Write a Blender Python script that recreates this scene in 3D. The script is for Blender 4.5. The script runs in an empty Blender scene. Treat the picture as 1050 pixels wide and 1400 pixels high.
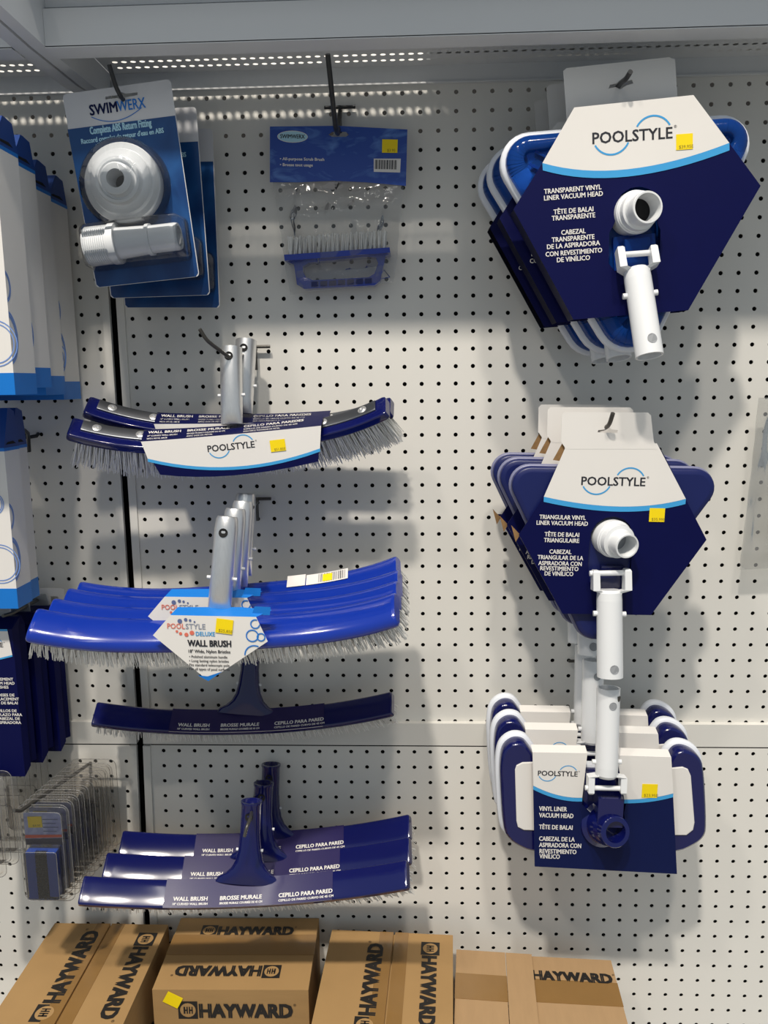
import bpy, math, random
from mathutils import Vector, Matrix
random.seed(7)
IN = 0.0254
Z0 = 1.80                      # height of the top row of peg holes above the shop floor

# ------------------------------------------------------------------ camera, world, lights, exposure
FPX = 1099.65
_rx, _ry, _rz = .1623, -.0406, -.0129
fwd = Vector((math.sin(_ry)*math.cos(_rx), math.cos(_ry)*math.cos(_rx), -math.sin(_rx)))
_r = Vector((math.cos(_ry), -math.sin(_ry), 0)); _u = _r.cross(fwd)
RIGHT = _r*math.cos(_rz) + _u*math.sin(_rz); UP = -_r*math.sin(_rz) + _u*math.cos(_rz)
def W(x, y, z): return Vector((x*IN, y*IN, Z0+z*IN))     # inches on the peg wall -> metres
CAM = W(-.3662, -47.988, -15.761)
scene = bpy.context.scene
COL = scene.collection
cd = bpy.data.cameras.new('camera'); co = bpy.data.objects.new('camera', cd); COL.objects.link(co)
cd.sensor_fit = 'VERTICAL'; cd.sensor_height = 36; cd.lens = FPX/1400*36; cd.clip_start = .05
M = Matrix((RIGHT, UP, -fwd)).transposed().to_4x4(); M.translation = CAM
co.matrix_world = M
scene.camera = co
vs = scene.view_settings
vs.view_transform = 'Standard'; vs.look = 'None'; vs.gamma = 1; vs.use_curve_mapping = False
vs.exposure = 0.0
wd = bpy.data.worlds.new('world'); scene.world = wd; wd.use_nodes = True
bg = wd.node_tree.nodes['Background']; bg.inputs[0].default_value = (.78, .90, 1.0, 1); bg.inputs[1].default_value = .35

def area(name, loc, target, sx, sy, power, col):
    l = bpy.data.lights.new(name, 'AREA'); l.shape = 'RECTANGLE'; l.size = sx; l.size_y = sy
    l.energy = power; l.color = col
    o = bpy.data.objects.new(name, l); COL.objects.link(o); o.location = loc
    o.rotation_euler = (Vector(target)-Vector(loc)).to_track_quat('-Z', 'Y').to_euler()
    return o
WARM = (1.0, .92, .81)
area('ceiling_lamp', (-.72, -3.04, 5.80), (0, 0, 1.2), .24, .21, 218, WARM)
area('ceiling_lamp', (.36, -3.04, 5.80), (0, 0, 1.2), .28, .25, 98, WARM)
area('ceiling_lamp', (-2.40, -3.04, 5.80), (0, 0, 1.2), .28, .25, 54, WARM)
for lx, ly, lz, pw in ((-1.5, -1.3, 4.3, 6), (-.55, -1.3, 4.3, 6), (.45, -1.3, 4.3, 6), (1.4, -1.3, 4.3, 6), (-.8, -3.0, 3.3, 5), (.7, -3.0, 3.3, 5)):     # rows of ceiling tubes
    area('ceiling_tube', (lx, ly, lz), (lx, ly+.001, 0), .09, 2.0, pw, (1, .95, .88))

# ------------------------------------------------------------------ pixel rays (1050 x 1400 frame)
def ray(px, py): return fwd + RIGHT*((px-525)/FPX) + UP*((700-py)/FPX)
def P(px, py, d):
    """point d inches in front of the peg wall, seen at px, py"""
    v = ray(px, py); return CAM + v*((-d*IN-CAM.y)/v.y)
def PZ(px, py, z):
    v = ray(px, py); return CAM + v*((Z0+z*IN-CAM.z)/v.z)

class Frame:
    """local frame of a thing: x right, z up, y away from the viewer"""
    def __init__(s, o, x, z):
        x = x.normalized(); y = z.cross(x).normalized(); z = x.cross(y).normalized()
        s.m = Matrix((x, y, z)).transposed().to_4x4(); s.m.translation = o; s.i = s.m.inverted()
    def L(s, p): return s.i @ p
    def at(s, px, py, y=0.0):
        """local point on plane y (inches behind the front) seen at px, py"""
        o = s.i @ CAM; v = s.i.to_3x3() @ ray(px, py)
        return o + v*((y*IN-o.y)/v.y)
    def uv(s, pts, y=0.0):
        r = []
        for p in pts:
            q = s.at(p[0], p[1], y); r.append((q.x, q.z))
        return r
def frame3(o, xa, xb, zt):
    """origin px, x from xa to xb, z towards zt: each (px,py,d)"""
    a, b = P(*xa), P(*xb); oo = P(*o); x = (b-a).normalized(); z = P(*zt)-oo
    z = (z - x*z.dot(x)).normalized(); return Frame(oo, x, z)

# ------------------------------------------------------------------ materials
def s2l(h):
    c = [int(h[i:i+2], 16)/255 for i in (1, 3, 5)]
    return tuple(v/12.92 if v <= .04045 else ((v+.055)/1.055)**2.4 for v in c)
def mat(name, hexc, rough=.5, metal=0., spec=.5, coat=0., noise=0., nscale=40., bump=0., bscale=200., trans=0., ior=1.45, alpha=1., stretch=None):
    m = bpy.data.materials.new(name); m.use_nodes = True; nt = m.node_tree; b = nt.nodes['Principled BSDF']
    c = s2l(hexc) if isinstance(hexc, str) else hexc
    b.inputs['Base Color'].default_value = (*c, 1); b.inputs['Roughness'].default_value = rough
    b.inputs['Metallic'].default_value = metal; b.inputs['Specular IOR Level'].default_value = spec
    b.inputs['Coat Weight'].default_value = coat; b.inputs['Coat Roughness'].default_value = .08
    b.inputs['Transmission Weight'].default_value = trans; b.inputs['IOR'].default_value = ior
    b.inputs['Alpha'].default_value = alpha
    if noise or bump:
        tc = nt.nodes.new('ShaderNodeTexCoord'); src = tc.outputs['Object']
        if stretch:
            mp = nt.nodes.new('ShaderNodeMapping'); mp.inputs['Scale'].default_value = stretch
            nt.links.new(src, mp.inputs[0]); src = mp.outputs[0]
    if noise:
        n = nt.nodes.new('ShaderNodeTexNoise'); n.inputs['Scale'].default_value = nscale; n.inputs['Detail'].default_value = 4
        nt.links.new(src, n.inputs['Vector'])
        mx = nt.nodes.new('ShaderNodeMix'); mx.data_type = 'RGBA'
        mx.inputs['A'].default_value = (*[v*(1-noise) for v in c], 1); mx.inputs['B'].default_value = (*[min(1, v*(1+noise)) for v in c], 1)
        nt.links.new(n.outputs[0], mx.inputs['Factor']); nt.links.new(mx.outputs['Result'], b.inputs['Base Color'])
    if bump:
        n2 = nt.nodes.new('ShaderNodeTexNoise'); n2.inputs['Scale'].default_value = bscale
        nt.links.new(src, n2.inputs['Vector'])
        bp = nt.nodes.new('ShaderNodeBump'); bp.inputs['Strength'].default_value = bump; bp.inputs['Distance'].default_value = .001
        nt.links.new(n2.outputs[0], bp.inputs['Height']); nt.links.new(bp.outputs[0], b.inputs['Normal'])
    return m
def film(name, tint, gloss, rough=.06, haze=0., bump=.5, bscale=60., stretch=None):
    """thin clear plastic: see-through with a facing-dependent shine and a little milky haze"""
    m = bpy.data.materials.new(name); m.use_nodes = True; nt = m.node_tree; nt.nodes.clear()
    N = nt.nodes.new; out = N('ShaderNodeOutputMaterial'); t = N('ShaderNodeBsdfTransparent'); g = N('ShaderNodeBsdfGlossy'); d = N('ShaderNodeBsdfDiffuse')
    t.inputs[0].default_value = (*tint, 1); g.inputs['Roughness'].default_value = rough; d.inputs[0].default_value = (.8, .8, .8, 1)
    lw = N('ShaderNodeFresnel'); lw.inputs[0].default_value = 1.45
    mu = N('ShaderNodeMath'); mu.operation = 'MULTIPLY'; mu.inputs[1].default_value = gloss; mu.use_clamp = True
    m1 = N('ShaderNodeMixShader'); m2 = N('ShaderNodeMixShader'); m1.inputs[0].default_value = haze
    tc = N('ShaderNodeTexCoord'); mp = N('ShaderNodeMapping')
    if stretch: mp.inputs['Scale'].default_value = stretch
    n = N('ShaderNodeTexNoise'); n.inputs['Scale'].default_value = bscale; n.inputs['Detail'].default_value = 3
    bp = N('ShaderNodeBump'); bp.inputs['Strength'].default_value = bump; bp.inputs['Distance'].default_value = .004
    k = nt.links.new
    k(tc.outputs['Object'], mp.inputs[0]); k(mp.outputs[0], n.inputs['Vector']); k(n.outputs[0], bp.inputs['Height'])
    k(bp.outputs[0], g.inputs['Normal']); k(bp.outputs[0], lw.inputs['Normal'])
    k(lw.outputs[0], mu.inputs[0]); k(t.outputs[0], m1.inputs[1]); k(d.outputs[0], m1.inputs[2])
    k(mu.outputs[0], m2.inputs[0]); k(m1.outputs[0], m2.inputs[1]); k(g.outputs[0], m2.inputs[2]); k(m2.outputs[0], out.inputs[0])
    return m
def printed(name, base, other, scale, lo, hi, rough=.35, detail=3, stretch=(1, 1, 1), kind='noise'):
    """printed artwork: two inks mixed by a noise or droplet pattern"""
    m = mat(name, base, rough); nt = m.node_tree; b = nt.nodes['Principled BSDF']
    tc = nt.nodes.new('ShaderNodeTexCoord'); mp = nt.nodes.new('ShaderNodeMapping'); mp.inputs['Scale'].default_value = stretch
    if kind == 'noise':
        n = nt.nodes.new('ShaderNodeTexNoise'); n.inputs['Scale'].default_value = scale; n.inputs['Detail'].default_value = detail; n.inputs['Distortion'].default_value = 1.2
    else:
        n = nt.nodes.new('ShaderNodeTexVoronoi'); n.inputs['Scale'].default_value = scale
    cr = nt.nodes.new('ShaderNodeValToRGB'); e = cr.color_ramp.elements
    e[0].position = lo; e[1].position = hi; e[0].color = (*s2l(base), 1); e[1].color = (*s2l(other), 1)
    nt.links.new(tc.outputs['Object'], mp.inputs[0]); nt.links.new(mp.outputs[0], n.inputs['Vector'])
    nt.links.new(n.outputs[0], cr.inputs[0]); nt.links.new(cr.outputs[0], b.inputs['Base Color'])
    return m
MT = {}
MT['wall'] = mat('wall_paint', '#dcdad4', .42, bump=.03, bscale=300, noise=.02, nscale=6)
MT['steel'] = mat('shelf_paint', '#d4d6d8', .38, bump=.03, bscale=260, noise=.02, nscale=5)
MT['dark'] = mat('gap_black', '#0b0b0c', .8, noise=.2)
MT['black'] = mat('hook_black', '#2a2b2d', .35, noise=.1)
MT['hook'] = mat('hook_zinc', '#55534f', .35, metal=.6, noise=.15)
MT['floor'] = mat('floor_tile', '#8f8d88', .4, noise=.1)
MT['kraft'] = mat('kraft_board', '#a07f52', .75, noise=.10, nscale=14, bump=.15, bscale=120, stretch=(1, 1, 6))
MT['kraft2'] = mat('kraft_board_pale', '#a68762', .75, noise=.08, nscale=20, bump=.15, bscale=120, stretch=(6, 1, 1))
MT['corr'] = mat('corrugated_edge', '#8a6a44', .85, noise=.3, nscale=200)
MT['tape'] = mat('brown_tape', '#87663a', .22, noise=.08, nscale=30, bump=.25, bscale=40, coat=.3)
MT['ink'] = mat('black_ink', '#1d1a18', .6, noise=.1)
MT['navy'] = mat('navy_print', '#04083f', .45, spec=.2, noise=.06, nscale=60)
MT['navy2'] = mat('navy_print_matte', '#0a1645', .45, spec=.2, noise=.06, nscale=60)
MT['white'] = mat('white_print', '#e0ddd9', .45, spec=.3, noise=.02, nscale=30)
MT['cyan'] = mat('sky_blue_print', '#3d9bd6', .42, noise=.03)
MT['sky'] = mat('bright_blue_print', '#1272c8', .4, noise=.05, nscale=20)
MT['yellow'] = mat('yellow_sticker', '#f2d500', .5, noise=.04)
MT['grey_ink'] = mat('grey_ink', '#8a7a20', .6, noise=.1)
MT['charcoal'] = mat('charcoal_ink', '#23242c', .5, noise=.05)
MT['plastic_w'] = mat('white_plastic', '#e2e4e6', .25, noise=.01, coat=.2)
MT['plastic_rim'] = mat('white_bumper', '#e2e6ee', .35, noise=.01)
MT['navy_pl'] = mat('navy_plastic', '#0c1250', .14, noise=.05, nscale=30, coat=.5)
MT['navy_pl2'] = mat('navy_matte_plastic', '#141d55', .34, noise=.06, nscale=30)
MT['royal'] = mat('royal_blue_plastic', '#0f2f96', .16, noise=.05, nscale=30, coat=.5)
MT['clearblue'] = mat('clear_blue_plastic', '#1f5fc8', .08, trans=.75, ior=1.3, noise=.05)
MT['chrome'] = mat('bright_aluminium', '#e6e6e6', .33, metal=.85, noise=.10, nscale=60, stretch=(8, 8, .6))
MT['steelplate'] = mat('brushed_plate', '#83868c', .36, metal=1., noise=.1, nscale=30)
MT['bristle'] = mat('nylon_bristle', '#f4f3f0', .5, noise=.12, nscale=300)
MT['bristle_k'] = mat('dark_bristle', '#17191f', .6, noise=.3, nscale=300)
MT['film'] = film('clear_bag', (.90, .90, .90), 1.0, .10, .05, .55, 28, (1, 1, .35))
MT['bag2'] = film('clear_bag_heavy', (.86, .86, .85), 1.3, .12, .10, .5, 22, (1, 1, .3))
MT['blister'] = film('clear_blister', (.96, .97, .98), 1.2, .05, .02, .12, 30)
MT['shell'] = film('clamshell_plastic', (.95, .94, .925), 1.6, .09, .022, .25, 40)
MT['drops'] = printed('water_drop_print', '#0e3468', '#22558f', 9, .35, .75, .3)
MT['ripple'] = printed('ripple_print', '#24479c', '#5d86c8', 22, .52, .80, .35, 3, (1, 1, 2.6))
MT['lilac'] = printed('lilac_print', '#8f97cc', '#c2c9ea', 60, .35, .7, .35)
MT['orange'] = mat('orange_print', '#e0512a', .5, noise=.05)
MT['salmon'] = mat('salmon_print', '#d9705c', .5, noise=.05)
MT['band'] = mat('label_film_navy', '#2a2454', .22, noise=.04, coat=.4)
MT['pale'] = mat('pale_blue_print', '#a9d3e4', .45, noise=.03)
MT['greypr'] = mat('grey_card_print', '#cfcfd2', .4, noise=.02)

# ------------------------------------------------------------------ mesh helpers
_txt = {}
def text_geo(s, spacing=1.0):
    k = (s, spacing)
    if k not in _txt:
        c = bpy.data.curves.new('t', 'FONT'); c.body = s; c.size = 1; c.resolution_u = 2; c.space_character = spacing
        o = bpy.data.objects.new('t', c); COL.objects.link(o)
        me = bpy.data.meshes.new_from_object(o.evaluated_get(bpy.context.evaluated_depsgraph_get()))
        v = [(p.co.x, p.co.y) for p in me.vertices]; f = [tuple(q.vertices) for q in me.polygons]
        bpy.data.objects.remove(o); bpy.data.curves.remove(c); bpy.data.meshes.remove(me)
        w = max(p[0] for p in v)-min(p[0] for p in v); x0 = min(p[0] for p in v)
        _txt[k] = ([(p[0]-x0, p[1]) for p in v], f, w)
    return _txt[k]
def lerp(a, b, t): return a+(b-a)*t
class MB:
    def __init__(s): s.v = []; s.f = []; s.m = []; s.sm = []
    def add(s, v, f, m=0, M=None, smooth=False):
        o = len(s.v); s.v += [tuple(M @ Vector(p)) if M else tuple(p) for p in v]
        s.f += [tuple(i+o for i in q) for q in f]; s.m += [m]*len(f); s.sm += [smooth]*len(f); return s
    def box(s, a, b, m=0, M=None):
        x0, y0, z0 = a; x1, y1, z1 = b
        return s.add([(x0, y0, z0), (x1, y0, z0), (x1, y1, z0), (x0, y1, z0), (x0, y0, z1), (x1, y0, z1), (x1, y1, z1), (x0, y1, z1)],
                     [(0, 1, 5, 4), (1, 2, 6, 5), (2, 3, 7, 6), (3, 0, 4, 7), (4, 5, 6, 7), (3, 2, 1, 0)], m, M)
    def poly(s, pts, y=0., m=0, M=None):
        """flat face in the local x-z plane"""
        return s.add([(p[0], y, p[1]) for p in pts], [tuple(range(len(pts)))], m, M)
    def prism(s, pts, y0, y1, m=0, M=None, holes=(), smooth=False, back=None):
        n = len(pts); v = [(p[0], y0, p[1]) for p in pts]+[(p[0], y1, p[1]) for p in pts]
        f = [(i, (i+1) % n, n+(i+1) % n, n+i) for i in range(n)]
        s.add(v, f, m, M, smooth)
        ring = list(pts)
        for h in holes:
            k = max(range(len(ring)), key=lambda i: -((ring[i][0]-h[0][0])**2+(ring[i][1]-h[0][1])**2))
            area2 = lambda q: sum(q[i][0]*q[(i+1) % len(q)][1]-q[(i+1) % len(q)][0]*q[i][1] for i in range(len(q)))
            hh = list(h) if area2(h)*area2(pts) < 0 else [h[0]]+list(h[:0:-1])
            ring = ring[:k+1]+hh+[hh[0]]+ring[k:]
            nh = len(h)
            s.add([(p[0], y0, p[1]) for p in h]+[(p[0], y1, p[1]) for p in h], [(i, (i+1) % nh, nh+(i+1) % nh, nh+i) for i in range(nh)], m, M, smooth)
        s.add([(p[0], y0, p[1]) for p in ring], [tuple(range(len(ring)))], m, M)
        s.add([(p[0], y1, p[1]) for p in ring], [tuple(range(len(ring)))], m if back is None else back, M)
        return s
    def loft(s, rings, m=0, cap0=True, cap1=True, closed=True, smooth=True, M=None):
        n = len(rings[0]); v = [p for r in rings for p in r]; f = []
        for a in range(len(rings)-1):
            for i in range(n if closed else n-1):
                j = (i+1) % n; f.append((a*n+i, a*n+j, (a+1)*n+j, (a+1)*n+i))
        s.add(v, f, m, M, smooth)
        if cap0: s.add(rings[0], [tuple(range(n))], m, M)
        if cap1: s.add(rings[-1], [tuple(range(n))], m, M)
        return s
    def tube(s, path, r, seg=10, m=0, cap=True, M=None, closed=False):
        path = [Vector(p) for p in path]; rings = []; n = len(path)
        rr = r if isinstance(r, (list, tuple)) else [r]*n
        up = None
        for i, p in enumerate(path):
            t = (path[min(i+1, n-1)]-path[max(i-1, 0)]).normalized()
            if up is None: up = Vector((0, 0, 1)) if abs(t.z) < .9 else Vector((1, 0, 0))
            a = (up - t*up.dot(t)).normalized(); b = t.cross(a); up = a
            rings.append([tuple(p+(a*math.cos(2*math.pi*k/seg)+b*math.sin(2*math.pi*k/seg))*rr[i]) for k in range(seg)])
        return s.loft(rings, m, cap, cap, True, True, M)
    def lathe(s, p0, p1, prof, seg=28, m=0, sx=1.):
        """profile [(t along p0->p1, radius m)]; flat-shaded steps kept by doubling rings"""
        p0 = Vector(p0); p1 = Vector(p1); t = (p1-p0).normalized(); up = Vector((0, 0, 1)) if abs(t.z) < .9 else Vector((1, 0, 0))
        a = (up-t*up.dot(t)).normalized(); b = t.cross(a)
        def ring(q): 
            c = lerp(p0, p1, q[0]); return [tuple(c+(a*math.cos(2*math.pi*k/seg)+b*math.sin(2*math.pi*k/seg)*sx)*q[1]) for k in range(seg)]
        for i in range(len(prof)-1): s.loft([ring(prof[i]), ring(prof[i+1])], m, False, False)
        return s
    def text(s, st, x, z, h, y=-.0004, m=0, align='l', bold=0., sx=1., rot=0., spacing=1., M=None, width=None):
        """lettering in the local x-z plane; h = size in metres; width sets the run length"""
        v, f, w = text_geo(st, spacing)
        if width: sx = width/(w*h)
        dx = {'l': 0, 'c': -w/2, 'r': -w}[align]; c, sn = math.cos(rot), math.sin(rot)
        offs = [(0, 0)] if not bold else [(-bold, -bold*.6), (bold, -bold*.6), (-bold, bold*.6), (bold, bold*.6)]
        for k, (ox, oz) in enumerate(offs):
            pts = []
            for p in v:
                a = (p[0]+dx)*h*sx+ox*h; b = p[1]*h+oz*h
                pts.append((x+a*c-b*sn, y-k*.00001, z+a*sn+b*c))
            s.add(pts, f, m, M)
        return s
    def build(s, name, mats, parent=None, mw=None, tri=False):
        me = bpy.data.meshes.new(name); me.from_pydata(s.v, [], s.f)
        for q in (mats if isinstance(mats, (list, tuple)) else [mats]): me.materials.append(MT[q] if isinstance(q, str) else q)
        me.polygons.foreach_set('material_index', s.m); me.polygons.foreach_set('use_smooth', s.sm)
        me.update(); me.validate()
        o = bpy.data.objects.new(name, me); COL.objects.link(o)
        if parent: o.parent = parent
        if mw is not None: o.matrix_world = mw
        return o
def arc(cx, cz, r, a0, a1, n=8, rz=None):
    rz = r if rz is None else rz
    return [(cx+r*math.cos(math.radians(lerp(a0, a1, i/n))), cz+rz*math.sin(math.radians(lerp(a0, a1, i/n)))) for i in range(n+1)]
def hull_round(centres, n=8):
    """rounded polygon through circles (x, z, r), counter-clockwise"""
    out = []; k = len(centres)
    for i in range(k):
        x, z, r = centres[i]; px, pz, pr = centres[i-1]; nx, nz, nr = centres[(i+1) % k]
        def tang(ax, az, ar, bx, bz, br):
            d = math.hypot(bx-ax, bz-az); th = math.atan2(bz-az, bx-ax); return th-math.pi/2+math.asin(max(-1, min(1, (ar-br)/d)))*1
        a0 = tang(px, pz, pr, x, z, r); a1 = tang(x, z, r, nx, nz, nr)
        while a1 < a0: a1 += 2*math.pi
        out += [(x+r*math.cos(lerp(a0, a1, j/n)), z+r*math.sin(lerp(a0, a1, j/n))) for j in range(n+1)]
    return out
def rrect(x0, z0, x1, z1, r, n=5):
    return arc(x1-r, z1-r, r, 0, 90, n)+arc(x0+r, z1-r, r, 90, 180, n)+arc(x0+r, z0+r, r, 180, 270, n)+arc(x1-r, z0+r, r, 270, 360, n)
def grow(pts, d):
    """offset a counter-clockwise outline by d"""
    n = len(pts); out = []
    for i in range(n):
        ax, az = pts[i-1]; bx, bz = pts[i]; cx, cz = pts[(i+1) % n]
        v1 = Vector((bx-ax, bz-az)); v2 = Vector((cx-bx, cz-bz))
        if v1.length < 1e-9: v1 = v2
        if v2.length < 1e-9: v2 = v1
        n1 = Vector((v1.y, -v1.x)).normalized(); n2 = Vector((v2.y, -v2.x)).normalized(); q = n1+n2
        q = q.normalized() if q.length > 1e-6 else n1
        k = d/max(.4, q.dot(n1)); out.append((bx+q.x*k, bz+q.y*k))
    return out
def bez(a, b, c, n=10):
    return [((1-t)**2*a[0]+2*t*(1-t)*b[0]+t*t*c[0], (1-t)**2*a[1]+2*t*(1-t)*b[1]+t*t*c[1]) for t in [i/n for i in range(n+1)]]
def smooth_poly(q, n=2):
    for _ in range(n):
        q = [p for i in range(len(q)) for p in ((q[i][0]*.75+q[(i+1) % len(q)][0]*.25, q[i][1]*.75+q[(i+1) % len(q)][1]*.25), (q[i][0]*.25+q[(i+1) % len(q)][0]*.75, q[i][1]*.25+q[(i+1) % len(q)][1]*.75))]
    return q
def strip(pts, w):
    """thin curved line as a closed outline"""
    up, dn = [], []
    for i, p in enumerate(pts):
        a = pts[max(0, i-1)]; b = pts[min(len(pts)-1, i+1)]; d = Vector((b[0]-a[0], b[1]-a[1])).normalized()
        up.append((p[0]-d.y*w/2, p[1]+d.x*w/2)); dn.append((p[0]+d.y*w/2, p[1]-d.x*w/2))
    return up, dn
def add_strip(mb, pts, w, y, m):
    u, d = strip(pts, w); n = len(u)
    mb.add([(p[0], y, p[1]) for p in u+d], [(i, i+1, n+i+1, n+i) for i in range(n-1)], m)

# ------------------------------------------------------------------ naming helpers
def tag(o, label=None, cat=None, group=None, kind=None):
    for k, v in (('label', label), ('category', cat), ('group', group), ('kind', kind)):
        if v: o[k] = v
    return o
def thing(name, fr, label, cat, group=None):
    o = bpy.data.objects.new(name, None); COL.objects.link(o); o.empty_display_size = .02
    o.matrix_world = fr.m if isinstance(fr, Frame) else fr
    return tag(o, label, cat, group)
def struct(name, mb, mats): return tag(mb.build(name, mats), kind='structure')
def copy_tree(o, shift, label, turn=None, skip=()):
    c = o.copy(); COL.objects.link(c); c['label'] = label
    m = o.matrix_world.copy()
    if turn is not None: m = m @ turn
    m.translation = m.translation+Vector(shift)*IN; c.matrix_world = m
    for ch in o.children:
        if skip and ch.name.split('.')[0] in skip: continue
        d = ch.copy(); COL.objects.link(d); d.parent = c; d.matrix_parent_inverse = Matrix(); d.matrix_basis = ch.matrix_basis
        for g in ch.children:
            e = g.copy(); COL.objects.link(e); e.parent = d; e.matrix_parent_inverse = Matrix(); e.matrix_basis = g.matrix_basis
    return c

# ------------------------------------------------------------------ setting: peg walls, upright gap, rail, floor
def pegboard(mb, x0, x1, z0, z1, ox, oz, r=.125, seg=12, pmap=None):
    """perforated sheet in inches; holes on a 1 inch grid at ox, oz; pmap(x, depth, z) -> metres"""
    pm = pmap or (lambda x, d, z: W(x, -d, z))
    xs = [ox+i for i in range(math.ceil(x0+.3-ox), math.floor(x1-.3-ox)+1)]; zs = [oz+i for i in range(math.ceil(z0+.3-oz), math.floor(z1-.3-oz)+1)]
    xe = [x0]+[x+.5 for x in xs[:-1]]+[x1]; ze = [z0]+[z+.5 for z in zs[:-1]]+[z1]
    ring = [(math.cos(2*math.pi*(k+.5)/seg), math.sin(2*math.pi*(k+.5)/seg)) for k in range(seg)]
    V, Fc = [], []
    for i, x in enumerate(xs):
        for j, z in enumerate(zs):
            a, b, c, d = xe[i], xe[i+1], ze[j], ze[j+1]; o = len(V)
            for q in ring: V.append(pm(x+q[0]*r, 0, z+q[1]*r))
            for q in ring: V.append(pm(x+q[0]*r, -.06, z+q[1]*r))
            for q in ring:
                s = max(abs(q[0]), abs(q[1])); u, w = q[0]/s, q[1]/s
                if abs(abs(q[0])-abs(q[1])) < .01: u, w = math.copysign(1, q[0]), math.copysign(1, q[1])
                V.append(pm(lerp(a, b, (u+1)/2) if abs(u) > .999 else x+u*.45, 0, lerp(c, d, (w+1)/2) if abs(w) > .999 else z+w*.45))
            for k in range(seg):
                l = (k+1) % seg
                Fc.append((o+k, o+2*seg+k, o+2*seg+l, o+l)); Fc.append((o+seg+k, o+k, o+l, o+seg+l))
    mb.add(V, Fc, 0)
def wbox(mb, x0, x1, d0, d1, z0, z1, m=0): mb.box(W(x0, -d1, z0), W(x1, -d0, z1), m)
mb = MB(); pegboard(mb, -17.4, 29.4, -37.6, 2.2, 0, 0)
wbox(mb, -17.86, -17.4, -.1, .16, -37.2, 2.2); wbox(mb, 29.4, 29.86, -.1, .16, -37.2, 2.2)
struct('wall_right', mb, 'wall')
mb = MB(); pegboard(mb, -42.6, -18.72, -37.6, 2.2, -19.03, .27)
wbox(mb, -18.72, -18.28, -.1, .16, -37.2, 2.2)
struct('wall_left', mb, 'wall')
def lowmap(dx=0, dz=0): return lambda x, d, z: W(x, -.3626+.0654*(z+38.9145)-d, z)
mb = MB(); pegboard(mb, -17.4, 29.4, -66, -38.55, -.58, -38.9145, pmap=lowmap())
def lowlip(mb, x0, x1):
    q = lowmap(); a = [q(x0, .16, -38.55), q(x1, .16, -38.55), q(x1, -.1, -38.55), q(x0, -.1, -38.55), q(x0, .16, -66), q(x1, .16, -66), q(x1, -.1, -66), q(x0, -.1, -66)]
    mb.add(a, [(0, 1, 5, 4), (1, 2, 6, 5), (3, 0, 4, 7), (0, 1, 2, 3)], 0)
lowlip(mb, -17.86, -17.4)
struct('wall_lower_right', mb, 'wall')
mb = MB(); pegboard(mb, -42.6, -18.72, -66, -38.55, -19.03, -38.64, pmap=lowmap()); lowlip(mb, -18.72, -18.28)
struct('wall_lower_left', mb, 'wall')
mb = MB(); wbox(mb, -17.86, 29.86, .0, .38, -38.46, -37.0); struct('trim_1', mb, 'wall')
mb = MB(); wbox(mb, -42.6, -18.28, .0, .38, -38.46, -37.0); struct('trim_2', mb, 'wall')
mb = MB(); mb.box(W(-43, 3.0, -71), W(30, 3.3, 4)); struct('wall_back', mb, 'dark')
mb = MB(); wbox(mb, -18.26, -17.88, -1.6, -.9, -71, 4); struct('trim_3', mb, 'dark')
mb = MB(); mb.box((-3, -4, -.02), (3, .2, 0)); struct('floor', mb, 'floor')
DECK = .16
mb = MB(); mb.box((-1.1, -.42, .02), (.76, -.075, DECK)); struct('trim_4', mb, 'steel')
# ------------------------------------------------------------------ shelves over the pegs
def perf_sheet(mb, x0, x1, dA, dB, z, rows, xa, xb, r=.135):
    """shelf bottom in inches with real round holes: rows are distances from the wall, holes every half inch"""
    seg = 8; edges = sorted(set([dA, dB]+[d-.3 for d in rows]+[d+.3 for d in rows]))
    def q(a, b, c, d): mb.add([W(a, -c, z), W(b, -c, z), W(b, -d, z), W(a, -d, z)], [(0, 1, 2, 3)], 0)
    for i in range(len(edges)-1):
        c, d = edges[i], edges[i+1]; mid = (c+d)/2
        row = next((w for w in rows if abs(w-mid) < .2), None)
        if row is None: q(x0, x1, c, d); continue
        q(x0, xa, c, d); q(xb, x1, c, d); n = int(round((xb-xa)/.5))
        for k in range(n):
            cx = xa+.25+.5*k; V = []
            ring = [(math.cos(2*math.pi*(t+.5)/seg), math.sin(2*math.pi*(t+.5)/seg)) for t in range(seg)]
            for u in ring: V.append(W(cx+u[0]*r*1.15, -(row+u[1]*r), z))
            for u in ring:
                s = max(abs(u[0]), abs(u[1])); V.append(W(cx+math.copysign(.25, u[0]) if abs(u[0]) > .9 else cx+u[0]*.653, -(row+(math.copysign(.3, u[1]) if abs(u[1]) > .9 else u[1]*.784)), z))
            mb.add(V, [(t, 8+t, 8+(t+1) % 8, (t+1) % 8) for t in range(seg)], 0)
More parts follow.
